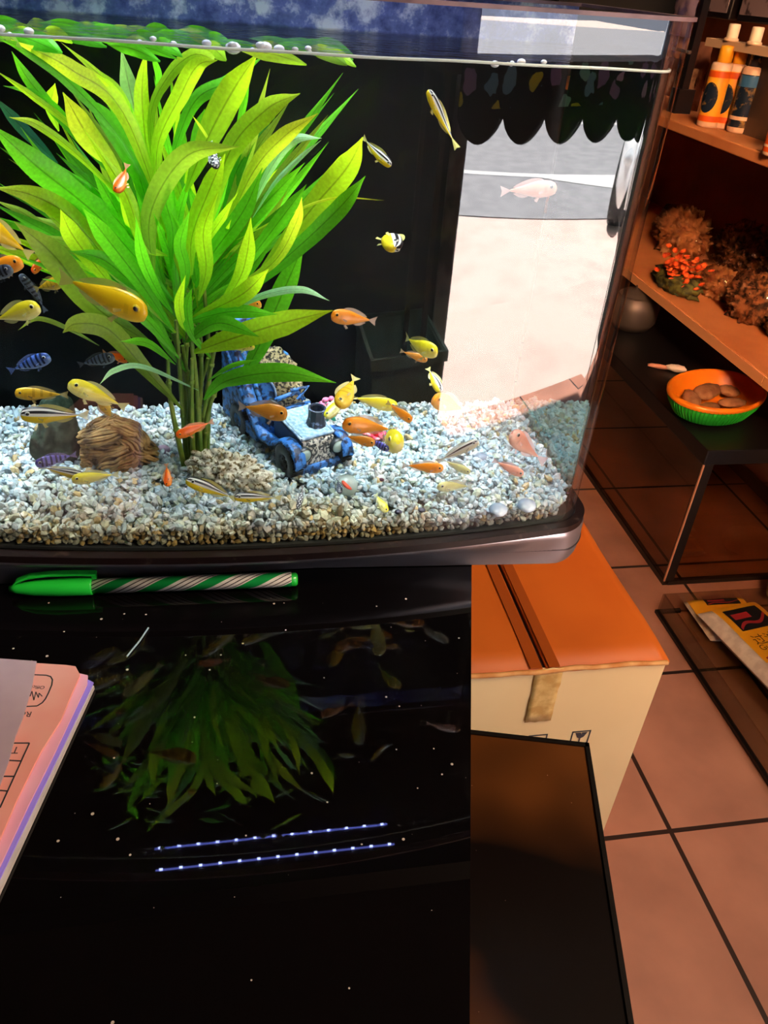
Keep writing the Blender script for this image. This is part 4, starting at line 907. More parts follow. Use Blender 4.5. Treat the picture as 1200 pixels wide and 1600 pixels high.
# ------------------------------------------------------------------ fish
M_fish = mat('fish_skin', (1, 1, 1), .3, attr=True, spec=.6)
M_fin = glass_mat('fish_fin', (.9, .9, .9), f0=.02)
_nt = M_fish.node_tree; _b = _nt.nodes['Principled BSDF']; _tr = N(_nt, 'ShaderNodeBsdfTranslucent'); _nt.links.new(_b.inputs['Base Color'].links[0].from_socket, _tr.inputs[0])
_ms = N(_nt, 'ShaderNodeMixShader'); _ms.inputs[0].default_value = .32; _nt.links.new(_b.outputs[0], _ms.inputs[1]); _nt.links.new(_tr.outputs[0], _ms.inputs[2]); _nt.links.new(_ms.outputs[0], _nt.nodes['Material Output'].inputs[0])
def fin_mat(name, c, a):
    m = bpy.data.materials.new(name); m.use_nodes = True; nt = m.node_tree; b = nt.nodes['Principled BSDF']
    b.inputs['Base Color'].default_value = (*c, 1); b.inputs['Alpha'].default_value = a; b.inputs['Roughness'].default_value = .4; return m
FINM = {}
M_eyeb = mat('eye_black', (.01, .01, .01), .1); M_eyer = {}
PAL = {'yellow': ((.90, .80, .03), (.95, .92, .45), (.75, .78, .35)), 'amber': ((.80, .50, .02), (.90, .68, .10), (.6, .5, .2)), 'gold': ((1.0, .66, .01), (1.0, .78, .06), (.8, .7, .2)),
       'orange': ((1.0, .36, .01), (1.0, .55, .12), (.7, .55, .45)), 'red': ((1.0, .16, .005), (1.0, .35, .03), (.9, .4, .2)), 'brown': ((.72, .30, .03), (.85, .48, .08), (.55, .45, .3)), 'pale': ((.70, .68, .30), (.85, .85, .6), (.7, .75, .6)),
       'pink': ((.90, .45, .34), (.95, .62, .5), (.85, .6, .6)), 'blue': ((.10, .20, .62), (.30, .45, .80), (.15, .25, .6)), 'dark': ((.10, .12, .18), (.20, .24, .30), (.1, .12, .16)), 'violet': ((.16, .14, .62), (.32, .34, .75), (.2, .2, .6)),
       'auratus': ((.92, .72, .03), (.95, .80, .06), (.7, .65, .2)), 'striped': ((.75, .72, .55), (.85, .80, .35), (.5, .5, .4)), 'spotted': ((.03, .03, .04), (.10, .10, .11), (.3, .3, .3))}
def fish(kind, hx, hy, tx, ty, yh, yt, label, hs=1., up=None, bend=0., wide=1.):
    H = ony(hx, hy, yh); T = ony(tx, ty, yt); L = (H-T).length
    X = (H-T).normalized(); U = Vector((0, 0, 1)) if up is None else (CR*up[0]-CU*up[1]).normalized()
    Z = (U-X*U.dot(X)).normalized(); Y = Z.cross(X)
    c0, c1, cf = PAL[kind]
    mb = MB(); NR, NS = 34, 18; vs = []; k = random.uniform(.93, 1.07)
    def h_(t):  # half height over t (0 snout .. 1 tail root)
        return L*hs*(.135*(sin(pi*min(1, t*.98+.02)**.62)**.75)*(1-.62*max(0, t-.45)**1.1*1.5)+.012)
    def zc(t): return -L*.012*sin(pi*t)*hs-L*.02*(1-t)**3
    def xb(t): return L*(.5-.84*t), L*bend*(t-.3)**2*(1 if t > .3 else -.3)
    for i in range(NR+1):
        t = i/NR; hh = h_(t); ww = hh*.52*wide*(1-.35*t); x, yo = xb(t)
        if t == 0: hh *= .4; ww *= .5
        for j in range(NS):
            a = 2*pi*j/NS; cz_ = sin(a); vs.append((x, yo+ww*cos(a)*(1-.12*cz_), zc(t)+hh*cz_))
    def colr(t, a):
        s_ = sin(a)
        c = [c0[q]+(c1[q]-c0[q])*max(0, min(1, .35-s_*.9)) for q in range(3)]
        if kind == 'auratus' or kind == 'striped':
            e = c0 if kind == 'auratus' else (.80, .78, .60); blk = (.015, .015, .02); wh = (.80, .82, .78)
            if s_ > .84: c = blk if kind == 'auratus' else (.5, .5, .4)
            elif s_ > .58: c = wh
            elif s_ > .22: c = blk
            elif s_ > .0: c = wh
            else: c = e
            if t < .10 and s_ < .6: c = e if s_ < .1 else c
        if kind in ('blue', 'violet', 'dark'):
            if sin(t*46) > .15 and t > .16 and s_ > -.75: c = [q*.13 for q in c0]
            if t < .16 and s_ > .3: c = [q*.5 for q in c0]
        if kind == 'spotted':
            if sin(t*30)*sin(a*5) > .35: c = (.8, .8, .78)
        if kind == 'amber' and sin(t*34) > .55 and .25 < t < .9 and s_ > -.3: c = [q*.72 for q in c0]
        if .20 < t < .26 and -.5 < s_ < .3 and kind not in ('auratus', 'striped', 'spotted'): c = [q*.86 for q in c]
        if s_ > .86 and kind not in ('auratus', 'striped', 'spotted', 'blue', 'violet'): c = [q*.85 for q in c]
        return tuple(min(1, q*k) for q in c)
    n0 = len(mb.v); mb.v += vs
    for i in range(NR):
        for j in range(NS):
            j2 = (j+1) % NS
            mb.f.append([i*NS+j, i*NS+j2, (i+1)*NS+j2, (i+1)*NS+j]); mb.mi.append(0); mb.sm.append(True); mb.c.append(colr((i+.5)/NR, 2*pi*(j+.5)/NS))
    mb.add(vs[:NS], [tuple(range(NS))[::-1]], 0, c0); mb.add(vs[-NS:], [tuple(range(NS))], 0, c0)
    def sheet(pts_a, pts_b, y=0):
        n = len(pts_a); th = L*.003
        for sgn in (1, -1):
            vv = [(p[0], (p[2] if len(p) > 2 else y)+sgn*th, p[1]) for p in pts_a]+[(p[0], (p[2] if len(p) > 2 else y)+sgn*th*.3, p[1]) for p in pts_b]
            ff = [(i, i+1, n+i+1, n+i) for i in range(n-1)]
            if sgn < 0: ff = [f[::-1] for f in ff]
            mb.add(vv, ff, 1, cf)
    A = []; B = []
    for i in range(11):
        t = .24+.62*i/10; x, yo = xb(t); z = zc(t)+h_(t)*.93; A.append((x, z, yo)); fh = L*hs*.055*(sin(pi*(i/10)**.8)**.5 if 0 < i < 10 else .15)*(1.0+.5*i/10); B.append((x-L*.045*i/10-L*.01, z+fh, yo))
    sheet(A, B)
    A = []; B = []
    for i in range(6):
        t = .60+.26*i/5; x, yo = xb(t); z = zc(t)-h_(t)*.93; A.append((x, z, yo)); B.append((x-L*.04*i/5-L*.012, z-L*hs*.055*(sin(pi*(i+.6)/6)), yo))
    sheet(A, B)
    A = []; B = []
    x0, yo = xb(1.0); x0 += L*.01
    for i in range(9):
        s_ = -1+2*i/8; A.append((x0, zc(1)+h_(1)*.9*s_, yo)); B.append((x0-L*.17+L*.025*(1-abs(s_)), zc(1)+L*hs*.095*s_, yo+L*bend*.25))
    sheet(A, B)
    for sd in (-1, 1):
        x, yo = xb(.36); hh = h_(.36)
        sheet([(x, zc(.36)-hh*.85, yo+sd*hh*.2), (x-L*.03, zc(.4)-hh*.88, yo+sd*hh*.2)], [(x-L*.05, zc(.4)-hh*1.45, yo+sd*hh*.35), (x-L*.10, zc(.4)-hh*1.25, yo+sd*hh*.35)])
        x, yo = xb(.29); ww = h_(.29)*.50*wide
        sheet([(x, zc(.3)-hh*.10, yo+sd*ww), (x, zc(.3)-hh*.25, yo+sd*ww)], [(x-L*.085, zc(.3)-hh*.20, yo+sd*(ww+L*.02)), (x-L*.07, zc(.3)-hh*.50, yo+sd*(ww+L*.018))])
    if kind not in FINM: FINM[kind] = fin_mat('fin_'+kind, cf, .45)
    o = mb.build(kind_name.get(kind, 'cichlid_fish'), [M_fish, FINM[kind]])
    C = (H+T)/2
    M = Matrix(((X.x, Y.x, Z.x, C.x), (X.y, Y.y, Z.y, C.y), (X.z, Y.z, Z.z, C.z), (0, 0, 0, 1)))
    o.matrix_world = M; tag(o, label, 'fish', 'cichlids swimming in the tank')
    x, yo = xb(.115); hh = h_(.115)
    for sd in (-1, 1):
        er = L*.031*min(1.15, hs); ew = hh*.52*wide*.80
        ey = MB().ico(1, 2, M=Matrix.Translation((x, yo+sd*ew, zc(.115)+hh*.30)) @ Matrix.Diagonal((er*1.3, er*.45, er*1.35, 1)), col=(c1 if kind in ('orange', 'red', 'gold', 'yellow', 'brown', 'amber') else (.6, .6, .55))).build('eye', M_fish, o)
        MB().ico(1, 2, M=Matrix.Translation((x, yo+sd*(ew+er*.30), zc(.115)+hh*.30)) @ Matrix.Diagonal((er*.85, er*.42, er*.85, 1))).build('pupil', M_eyeb, ey)
    return o
kind_name = {'auratus': 'striped_cichlid_fish', 'striped': 'striped_cichlid_fish', 'blue': 'barred_cichlid_fish', 'violet': 'barred_cichlid_fish', 'dark': 'barred_cichlid_fish', 'spotted': 'spotted_cichlid_fish'}
FISH = [
 ('gold', -40, 335, 50, 400, .342, .350, 'yellow fish leaving the frame at the far left, over the orange one', 1.05, None, 0),
 ('orange', 34, 407, -40, 425, .350, .358, 'orange fish with a ringed black eye at the left picture edge', 1.0, None, 0),
 ('dark', 18, 418, -40, 440, .338, .345, 'blue grey fish below the orange one at the left edge', .9, None, 0),
 ('red', 50, 425, 78, 392, .375, .385, 'small red orange fish half hidden behind the plant, left of the big gold fish', 1.1, None, 0),
 ('dark', 33, 428, 72, 480, .400, .405, 'thin dark barred fish diving against black at the left', .75, (1, -.4), .3),
 ('amber', 97, 438, 54, 452, .390, .395, 'dull yellow barred fish behind the tail of the big gold fish', 1.25, None, 0),
 ('gold', 230, 488, 92, 432, .331, .348, 'large golden orange fish in front of the lower left leaves', 1.06, None, 0),
 ('yellow', 60, 477, -14, 502, .345, .350, 'yellow fish with pale fins left of the curled thin leaf', 1.15, None, 0),
 ('blue', 77, 556, 13, 580, .365, .370, 'blue fish with dark bars alone on the black at left', .95, None, 0),
 ('dark', 178, 556, 122, 570, .385, .390, 'dark barred fish just left of a small orange head', 1.0, None, 0),
 ('red', 200, 562, 160, 550, .400, .405, 'small orange red fish peeping behind the dark barred fish', 1.2, None, 0),
 ('amber', 23, 613, 107, 617, .360, .364, 'dull gold barred fish above the striped fish at lower left', .95, None, 0),
 ('yellow', 108, 597, 198, 637, .350, .358, 'pale yellow fish with dusky tail above the wood rock', .98, None, 0),
 ('amber', 158, 624, 173, 664, .372, .376, 'small amber fish heading up over the wood rock', 1.2, (-1, 0), .4),
 ('auratus', 32, 646, 139, 649, .345, .352, 'black and white striped yellow fish over the slate stone', .98, None, 0),
 ('violet', 55, 724, 120, 710, .3395, .348, 'violet blue barred fish in front of the slate stone', 1.05, None, 0),
 ('auratus', 136, 744, 60, 729, .343, .341, 'striped fish tucked behind the yellow one below the slate stone', .8, None, 0),
 ('yellow', 112, 748, 186, 741, .3355, .343, 'yellow fish low on the gravel in front of the wood rock', 1.0, None, 0),
 ('red', 275, 680, 334, 658, .346, .352, 'red orange fish crossing the plant stems', .98, None, 0),
 ('red', 262, 760, 261, 726, .350, .360, 'small red orange fish nosing down between wood rock and coral rock', 1.2, (-1, 0), .2, .8),
 ('red', 181, 300, 201, 264, .340, .350, 'small orange red fish among the upper left leaves', 1.25, (-1, -.3), .3),
 ('spotted', 337, 263, 330, 228, .352, .362, 'small black fish with white spots among the upper leaves', 1.1, (-1, 0), .3, 1.4),
 ('auratus', 612, 258, 562, 216, .365, .372, 'striped fish swimming down by the tallest right leaf tip', .85, None, .3),
 ('auratus', 671, 140, 706, 220, .380, .385, 'slim striped yellow fish near the waterline with its head up', .62, (1, -.3), .5),
 ('auratus', 619, 389, 603, 346, .350, .385, 'small striped fish facing down in the middle of the black', .95, (1, -.2), .4, 1.3),
 ('orange', 518, 491, 588, 502, .350, .354, 'orange fish facing left beside the tip of the long leaf', 1.1, None, 0),
 ('yellow', 684, 549, 622, 532, .352, .368, 'yellow fish facing right in front of the dark green reflection', 1.25, None, .4),
 ('brown', 668, 562, 625, 548, .375, .380, 'dull orange fish under the yellow fish on the right', 1.0, None, 0),
 ('auratus', 689, 612, 668, 570, .372, .385, 'striped fish heading down by the edge of the bright reflection', 1.05, (1, -.3), .3, 1.2),
 ('orange', 678, 621, 728, 642, .390, .400, 'orange fish cut off by the bright reflected doorway', 1.25, None, 0),
 ('amber', 529, 634, 556, 588, .350, .374, 'amber fish facing the glass at the right leaf tip', 1.15, (-1, -.6), 0, 1.3),
 ('yellow', 508, 652, 546, 612, .362, .375, 'yellow fish nose down behind the jeep pipe', 1.0, (-1, -.4), 0),
 ('yellow', 621, 634, 545, 620, .372, .376, 'long yellow fish skimming over the gravel at mid right', .98, None, 0),
 ('orange', 644, 657, 604, 628, .358, .368, 'orange fish nosing down under the long yellow fish', 1.15, None, 0),
 ('orange', 536, 661, 616, 668, .352, .358, 'orange fish above the red plastic coral, facing left', 1.1, None, .2),
 ('brown', 586, 692, 535, 680, .346, .350, 'brownish orange fish beside the jeep headlight', 1.15, None, 0),
 ('violet', 608, 702, 572, 684, .342, .350, 'violet striped fish next to the red plastic coral', 1.1, None, 0, 1.2),
 ('yellow', 622, 689, 598, 683, .340, .372, 'round yellow fish seen head on at the red plastic coral', 1.2, None, 0, 1.5),
 ('brown', 449, 646, 372, 634, .338, .346, 'brown orange fish hovering in front of the jeep cab', 1.25, None, 0),
 ('orange', 408, 474, 362, 480, .380, .385, 'orange fish hidden behind the mid right leaves', 1.1, None, 0),
 ('yellow', 398, 541, 340, 543, .374, .376, 'thin yellow fish under the broad horizontal leaf', .75, None, 0),
 ('auratus', 292, 748, 370, 780, .3345, .340, 'striped yellow fish sloping down in front of the coral rock', .8, None, 0),
 ('auratus', 366, 775, 440, 778, .3325, .337, 'striped yellow fish level at the foot of the coral rock', .8, None, 0),
 ('spotted', 466, 796, 474, 758, .3275, .338, 'thin black and white fish nose down below the jeep bumper', .7, (1, 0), 0, 1.2),
 ('dark', 532, 771, 527, 747, .3310, .340, 'tiny blue black fish beside the clear marble', 1.1, (1, 0), 0, 1.3),
 ('yellow', 605, 800, 586, 770, .3285, .338, 'small yellow fish nose down near the front glass', 1.2, (1, -.3), .2),
 ('orange', 693, 731, 628, 727, .345, .348, 'orange fish under the tail of the silver striped fish', 1.0, None, 0),
 ('striped', 747, 688, 682, 722, .344, .347, 'silver and black striped fish rising to the right', .8, None, 0),
 ('pale', 684, 759, 738, 760, .341, .347, 'small pale yellow fish resting low, right of the orange one', .95, None, 0),
 ('pale', 735, 738, 690, 718, .352, .356, 'faint pale yellow fish below the silver striped fish', .9, None, 0),
 ('pink', 818, 741, 770, 719, .345, .351, 'pinkish orange fish at lower right facing right', 1.05, None, 0),
 ('pink', 802, 676, 832, 712, .360, .372, 'pale pink fish near the right end of the gravel', 1.1, None, .4),
 ('violet', 852, 776, 884, 769, .3475, .356, 'small violet barred fish in the lower right corner of the tank', 1.0, None, 0),
 ('pink', 870, 292, 782, 299, .372, .378, 'pale orange fish in front of the reflected road lines', 1.0, None, 0),
]
for q in FISH:
    kind, hx, hy, tx, ty, yh, yt, lb, hs, up, bd = q[:11]; wd = q[11] if len(q) > 11 else 1.
    fish(kind, hx, hy, tx, ty, yh, yt, lb, hs, up, bd, wd)

# ------------------------------------------------------------------ pen
pa = onz(14, 920, DZ+.0047); pb = onz(465, 905, DZ+.0047); PL = (pb-pa).length
ang = atan2(pb.y-pa.y, pb.x-pa.x)
pen = empty('ballpoint_pen', 'green capped ballpoint pen with green and white spiral stripes on the black desk', 'pen', (pa.x, pa.y, DZ+.0047), ang)
M_pg = mat('bright_green_plastic', (.02, .72, .06), .25, coat=.3)
m = bpy.data.materials.new('spiral_striped_barrel'); m.use_nodes = True; nt = m.node_tree; b = nt.nodes['Principled BSDF']
tc = N(nt, 'ShaderNodeTexCoord'); sx = N(nt, 'ShaderNodeSeparateXYZ'); nt.links.new(tc.outputs['Object'], sx.inputs[0])
at2 = N(nt, 'ShaderNodeMath', operation='ARCTAN2'); nt.links.new(sx.outputs['Z'], at2.inputs[0]); nt.links.new(sx.outputs['Y'], at2.inputs[1])
k1 = N(nt, 'ShaderNodeMath', operation='MULTIPLY_ADD'); nt.links.new(at2.outputs[0], k1.inputs[0]); k1.inputs[1].default_value = 2/(2*pi); k1.inputs[2].default_value = .35
k2 = N(nt, 'ShaderNodeMath', operation='MULTIPLY_ADD'); nt.links.new(sx.outputs['X'], k2.inputs[0]); k2.inputs[1].default_value = 1/.0243; nt.links.new(k1.outputs[0], k2.inputs[2])
fr = N(nt, 'ShaderNodeMath', operation='FRACT'); nt.links.new(k2.outputs[0], fr.inputs[0])
cr = N(nt, 'ShaderNodeValToRGB'); cr.color_ramp.interpolation = 'CONSTANT'; e = cr.color_ramp.elements; e[0].color = (.01, .36, .07, 1); e[1].position = .42; e[1].color = (.92, .9, .82, 1)
for p_, c_ in ((.555, (.03, .02, .02, 1)), (.60, (.92, .9, .82, 1)), (.735, (.03, .02, .02, 1)), (.78, (.92, .9, .82, 1)), (.90, (.03, .02, .02, 1)), (.94, (.92, .9, .82, 1))): x = e.new(p_); x.color = c_
nt.links.new(fr.outputs[0], cr.inputs[0]); nt.links.new(cr.outputs[0], b.inputs['Base Color']); b.inputs['Roughness'].default_value = .22
Mx = Matrix.Rotation(pi/2, 4, 'Y')
MB().lathe([(.0002, .030), (.0040, .030), (.0040, PL-.004), (.0039, PL-.0032)], 32, M=Mx).build('barrel', m, pen)
MB().lathe([(.0037, PL-.0036), (.0036, PL-.001), (.0028, PL), (0, PL+.0002)], 24, M=Mx).build('end_plug', M_pg, pen)
MB().lathe([(0, .0005), (.0016, .0002), (.0026, .004), (.0040, .012), (.0046, .024), (.0047, .0395), (.0043, .0402), (.0040, .0402)], 28, M=Mx).build('cap', M_pg, pen)
mb = MB(); cl = [(.0015, 0, .0010), (.004, 0, .0040), (.010, 0, .0066), (.020, 0, .0078), (.032, 0, .0078), (.0425, 0, .0072)]
vs = []
for x, y, z in cl:
    for a, c in ((-.0019, -.0007), (.0019, -.0007), (.0019, .0007), (-.0019, .0007)): vs.append((x, a+.0012, z+c))
n = len(cl); mb.add(vs, [(i*4+j, i*4+(j+1) % 4, (i+1)*4+(j+1) % 4, (i+1)*4+j) for i in range(n-1) for j in range(4)], smooth=False); mb.add(vs[:4]+vs[-4:], [(3, 2, 1, 0), (4, 5, 6, 7)], smooth=False)
mb.box((.040, .0, .0040), (.0425, .0024, .0070)); bevel(mb.build('clip', M_pg, pen), .0004)
text_mesh('printed_line', 'ULTRA SMOOTH LINE', .0030, M_ink, pen, Matrix.Translation((.063, .0016, .00372)) @ Matrix.Rotation(radians(-24), 4, 'X'))
# tiny lint thread on the desk
a = onz(198, 1026, DZ+.0006); c = onz(232, 981, DZ+.0008)
o = MB().tube([a, (a+c)/2+Vector((.0006, 0, .0002)), c], .00045, 6).build('lint_thread', mat('pale_blue_thread', (.35, .5, .6), .6)); tag(o, 'short pale blue thread lying on the black desk below the pen', 'thread')

# ------------------------------------------------------------------ receipt book (upside down to the camera)
M_p1 = mat('salmon_paper', (.86, .32, .27), .7, noise_scale=18, color2=(.86, .42, .37)); M_p2 = mat('pink_paper', (.88, .48, .66), .7, noise_scale=25, color2=(.84, .40, .58)); M_p3 = mat('violet_carbon_edge', (.32, .25, .95), .6); M_p4 = mat('off_white_board', (.66, .62, .60), .7, noise_scale=60, color2=(.58, .55, .52)); M_p5 = mat('grey_pink_flimsy_paper', (.44, .33, .42), .7, noise_scale=22, color2=(.52, .40, .48))
bk = empty('receipt_book', 'pink and violet carbon receipt book lying upside down at the left edge of the desk', 'book', tuple(onz(0, 1250, DZ)))
def sheetpoly(name, px, z, m, th=.0008, curl=None):
    mb = MB(); P = [onz(x, y, z) for x, y in px]; mb.prism([(p.x, p.y) for p in P], z-th, z)
    if curl:
        for i, v in enumerate(mb.v):
            d = curl(v); mb.v[i] = (v[0], v[1], v[2]+d)
    return under(bk, mb.build(name, m))
sheetpoly('backing_board', [(147, 1072), (138, 1064), (-20, 1052), (-330, 1040), (-430, 1700), (-142, 1700), (0, 1391)], DZ+.0022, M_p4, .0018)
sheetpoly('violet_sheet', [(146, 1066), (138, 1062), (-20, 1050), (-330, 1038), (-430, 1690), (-150, 1690), (-3, 1378)], DZ+.0030, M_p3)
sheetpoly('pink_sheet', [(136, 1068), (137, 1055), (124, 1052), (-330, 1034), (-430, 1690), (-166, 1690), (0, 1352), (45, 1256), (86, 1174)], DZ+.0042, M_p2, .0010)
sheetpoly('top_receipt', [(125, 1054), (118, 1041), (104, 1039), (57, 1036), (-330, 1020), (-430, 1690), (-190, 1690), (0, 1310), (25, 1252), (50, 1201), (65, 1172), (95, 1125), (110, 1088)], DZ+.0056, M_p1, .0012)
sheetpoly('folded_flimsy', [(57, 1033), (45, 1032), (-40, 1026), (-330, 1016), (-430, 1500), (-60, 1350), (0, 1226), (13, 1190), (24, 1150), (36, 1120), (50, 1072)], DZ+.0068, M_p5, .0006)
pz = DZ+.0056+.00008
def ink(mb, a, c, wd=.00028):
    A = onz(*a, pz); C_ = onz(*c, pz); d = (C_-A).normalized(); n_ = Vector((-d.y, d.x, 0))*wd
    return mb.prism([((A+n_).x, (A+n_).y), ((A-n_).x, (A-n_).y), ((C_-n_).x, (C_-n_).y), ((C_+n_).x, (C_+n_).y)], pz-.00005, pz+.00006)
mb = MB()
pl = [(50, 1054), (72, 1055), (79, 1057), (82, 1062), (81, 1070), (76, 1082), (71, 1092), (66, 1098), (58, 1103), (38, 1104)]
for i in range(len(pl)-1): ink(mb, pl[i], pl[i+1])
for a, c in (((22, 1161), (46, 1161)), ((46, 1161), (0, 1262)), ((14, 1188), (34, 1189)), ((6, 1213), (22, 1213)), ((0, 1235), (12, 1236))): ink(mb, a, c)
for i, (x, y) in enumerate([(66, 1088), (61, 1083), (60, 1090), (56, 1081), (53, 1094), (50, 1080), (47, 1088), (44, 1080), (42, 1084)]):
    if i: ink(mb, pp, (x, y), .00018)
    pp = (x, y)
under(bk, mb.build('printed_lines', M_ink))
# lettering: runs leftwards in the picture, tops pointing towards the camera
def btext(body, px, px2, size, name='lettering'):
    A = onz(*px, pz+.00008); C_ = onz(*px2, pz+.00008); d = (C_-A); a_ = atan2(d.y, d.x)
    o = text_mesh(name, body, size, M_ink, bk, Matrix.Translation(A) @ Matrix.Rotation(a_, 4, 'Z')); o.matrix_parent_inverse = Matrix.Translation(bk.location).inverted(); return o
btext('Office : 24', (71, 1072), (50, 1071), .0026); btext('Rece', (51, 1112), (30, 1112), .0040); btext('TO', (32, 1167), (12, 1167), .0048)

# ------------------------------------------------------------------ glass display tank on the floor
FX = .845; FT = .327; FY = 1.150
M_silc = mat('black_silicone', (.008, .006, .006), .4)
M_bglass = glass_mat('smoky_tank_glass', (.74, .64, .52), f0=.05)
gt = empty('display_tank', 'large empty glass tank with black cover on the tiled floor under the shelves', 'tank', (FX, FY, 0))
GL, GD = 1.35, .42
for nm, lo, hi in (('front_pane', (0, 0, .004), (.006, GL, FT-.03)), ('back_pane', (GD-.006, 0, .004), (GD, GL, FT-.03)), ('end_pane', (.006, 0, .004), (GD-.006, .006, FT-.03)), ('end_pane', (.006, GL-.006, .004), (GD-.006, GL, FT-.03))):
    MB().box(lo, hi).build(nm, M_bglass, gt)
mb = MB()
for lo, hi in (((-.001, 0, 0), (.010, GL, .012)), ((GD-.012, 0, 0), (GD, GL, .030)), ((.01, -.001, 0), (GD-.01, .010, .010)), ((.01, GL-.01, 0), (GD-.01, GL, .012)), ((.001, -.0012, .012), (.020, .008, FT-.03))): mb.box(lo, hi)
mb.build('silicone_seam', M_silc, gt)
MB().box((-.0022, -.0022, .012), (.0008, .0008, FT-.032)).build('corner_edge', mat('pinkish_glass_edge', (.55, .26, .16), .3), gt)
bevel(MB().box((-.004, -.004, FT-.032), (GD+.004, GL, FT)).build('black_cover', mat('matt_black_cover', (.004, .004, .006), .45), gt), .002)

# low tray of glass lying on the floor with the filter wool bags
TX_, TY_ = .792, 1.068
tr_ = empty('glass_tray', 'low smoked glass tray with black seams on the floor, holding the wool bags', 'tray', (TX_, TY_, 0))
M_trg = glass_mat('tray_glass', (.82, .80, .72), f0=.05)
MB().box((.002, -.98, .002), (.40, -.002, .006)).build('tray_floor', M_trg, tr_)
for nm, lo, hi in (('tray_wall', (0, -.98, .002), (.004, 0, .05)), ('tray_wall', (.004, -.004, .002), (.40, 0, .05))): MB().box(lo, hi).build(nm, glass_mat('tray_wall_glass', (.8, .78, .74), f0=.04), tr_)
MB().box((-.003, -.98, 0), (.005, .003, .007)).box((.005, -.004, 0), (.05, .003, .007)).build('tray_seam', M_silc, tr_)

# basket on the black cover
bc = onz(1119, 612, FT+.045); 
M_org = mat('orange_basket_plastic', (.95, .24, .01), .35); M_grn = mat('green_basket_plastic', (.02, .42, .03), .35)
bkx = empty('plastic_basket', 'oval orange and green woven plastic basket on the black tank cover', 'basket', (bc.x, bc.y, FT), radians(28))
def oval(mb, prof, a, b_, seg=56, **k):
    vs = [(a*(r)*cos(2*pi*j/seg), b_*r*sin(2*pi*j/seg), z) for r, z in prof for j in range(seg)]
    return mb.add(vs, [(i*seg+j, i*seg+(j+1) % seg, (i+1)*seg+(j+1) % seg, (i+1)*seg+j) for i in range(len(prof)-1) for j in range(seg)], **k)
BA, BB = .112, .082
oval(MB(), [(0, .003), (.72, .003), (.80, .008), (.95, .030), (1.0, .046), (.98, .047), (.93, .032), (.77, .011), (.0, .007)], BA, BB).build('basket_shell', M_grn, bkx)
oval(MB(), [(.982, .040), (1.03, .044), (1.04, .050), (.99, .054), (.955, .050), (.90, .030), (.74, .0125), (0, .0100), (0, .0095), (.72, .0105), (.88, .028), (.94, .046)], BA, BB).build('basket_liner', M_org, bkx)
mb = MB()
for j in range(72):
    a = 2*pi*j/72; mb.tube([(BA*.80*cos(a), BB*.80*sin(a), .008), (BA*.955*cos(a), BB*.955*sin(a), .030), (BA*1.01*cos(a), BB*1.01*sin(a), .044)], .0012, 5)
mb.build('basket_ribs', M_grn, bkx)
M_cork = mat('tan_bark_pieces', (.42, .20, .09), .8, noise_scale=40, color2=(.25, .10, .04), bump=.5, bump_scale=60)
pl_ = [(-.035, -.015, .022, .034, .020, .006, .3), (.030, -.024, .024, .032, .017, .006, -.4), (.02, .03, .028, .045, .022, .010, .1), (-.03, .03, .024, .035, .018, .010, .8), (.062, .005, .03, .022, .02, .009, 1.2)]
lbs = ['tan bark piece at the left of the orange basket', 'tan bark piece at the near right of the orange basket', 'long brown bark piece at the back middle of the orange basket', 'brown bark piece at the back left of the orange basket', 'small brown bark piece at the right end of the orange basket']
for (x, y, z, a, b2, c, r_), lb in zip(pl_, lbs):
    pos = Matrix.Translation(bkx.location) @ Matrix.Rotation(radians(28), 4, 'Z') @ Vector((x, y, z))
    o = MB().ico(1, 3, M=Matrix.Rotation(r_+radians(28), 4, 'Z') @ Matrix.Diagonal((a, b2, c, 1)), disp=lambda q: (1+.18*nz(q, 2.5, x*90))).build('bark_piece', M_cork, loc=pos); tag(o, lb, 'bark')
pk = onz(1044, 574, FT+.008)
kt = empty('twisted_packet', 'small pink and white twisted packet on the black cover behind the basket', 'packet', (pk.x, pk.y, FT+.006), radians(-25))
MB().ico(1, 3, M=Matrix.Translation((.018, 0, .003)) @ Matrix.Diagonal((.022, .010, .008, 1)), disp=lambda q: 1+.2*nz(q, 3)).build('packet_body', mat('white_packet', (.75, .62, .55), .5), kt)
MB().ico(1, 3, M=Matrix.Translation((-.018, .002, .0)) @ Matrix.Diagonal((.026, .006, .005, 1)), disp=lambda q: 1+.25*nz(q, 3, 2)).build('packet_tail', mat('pink_packet', (.62, .28, .20), .5), kt)

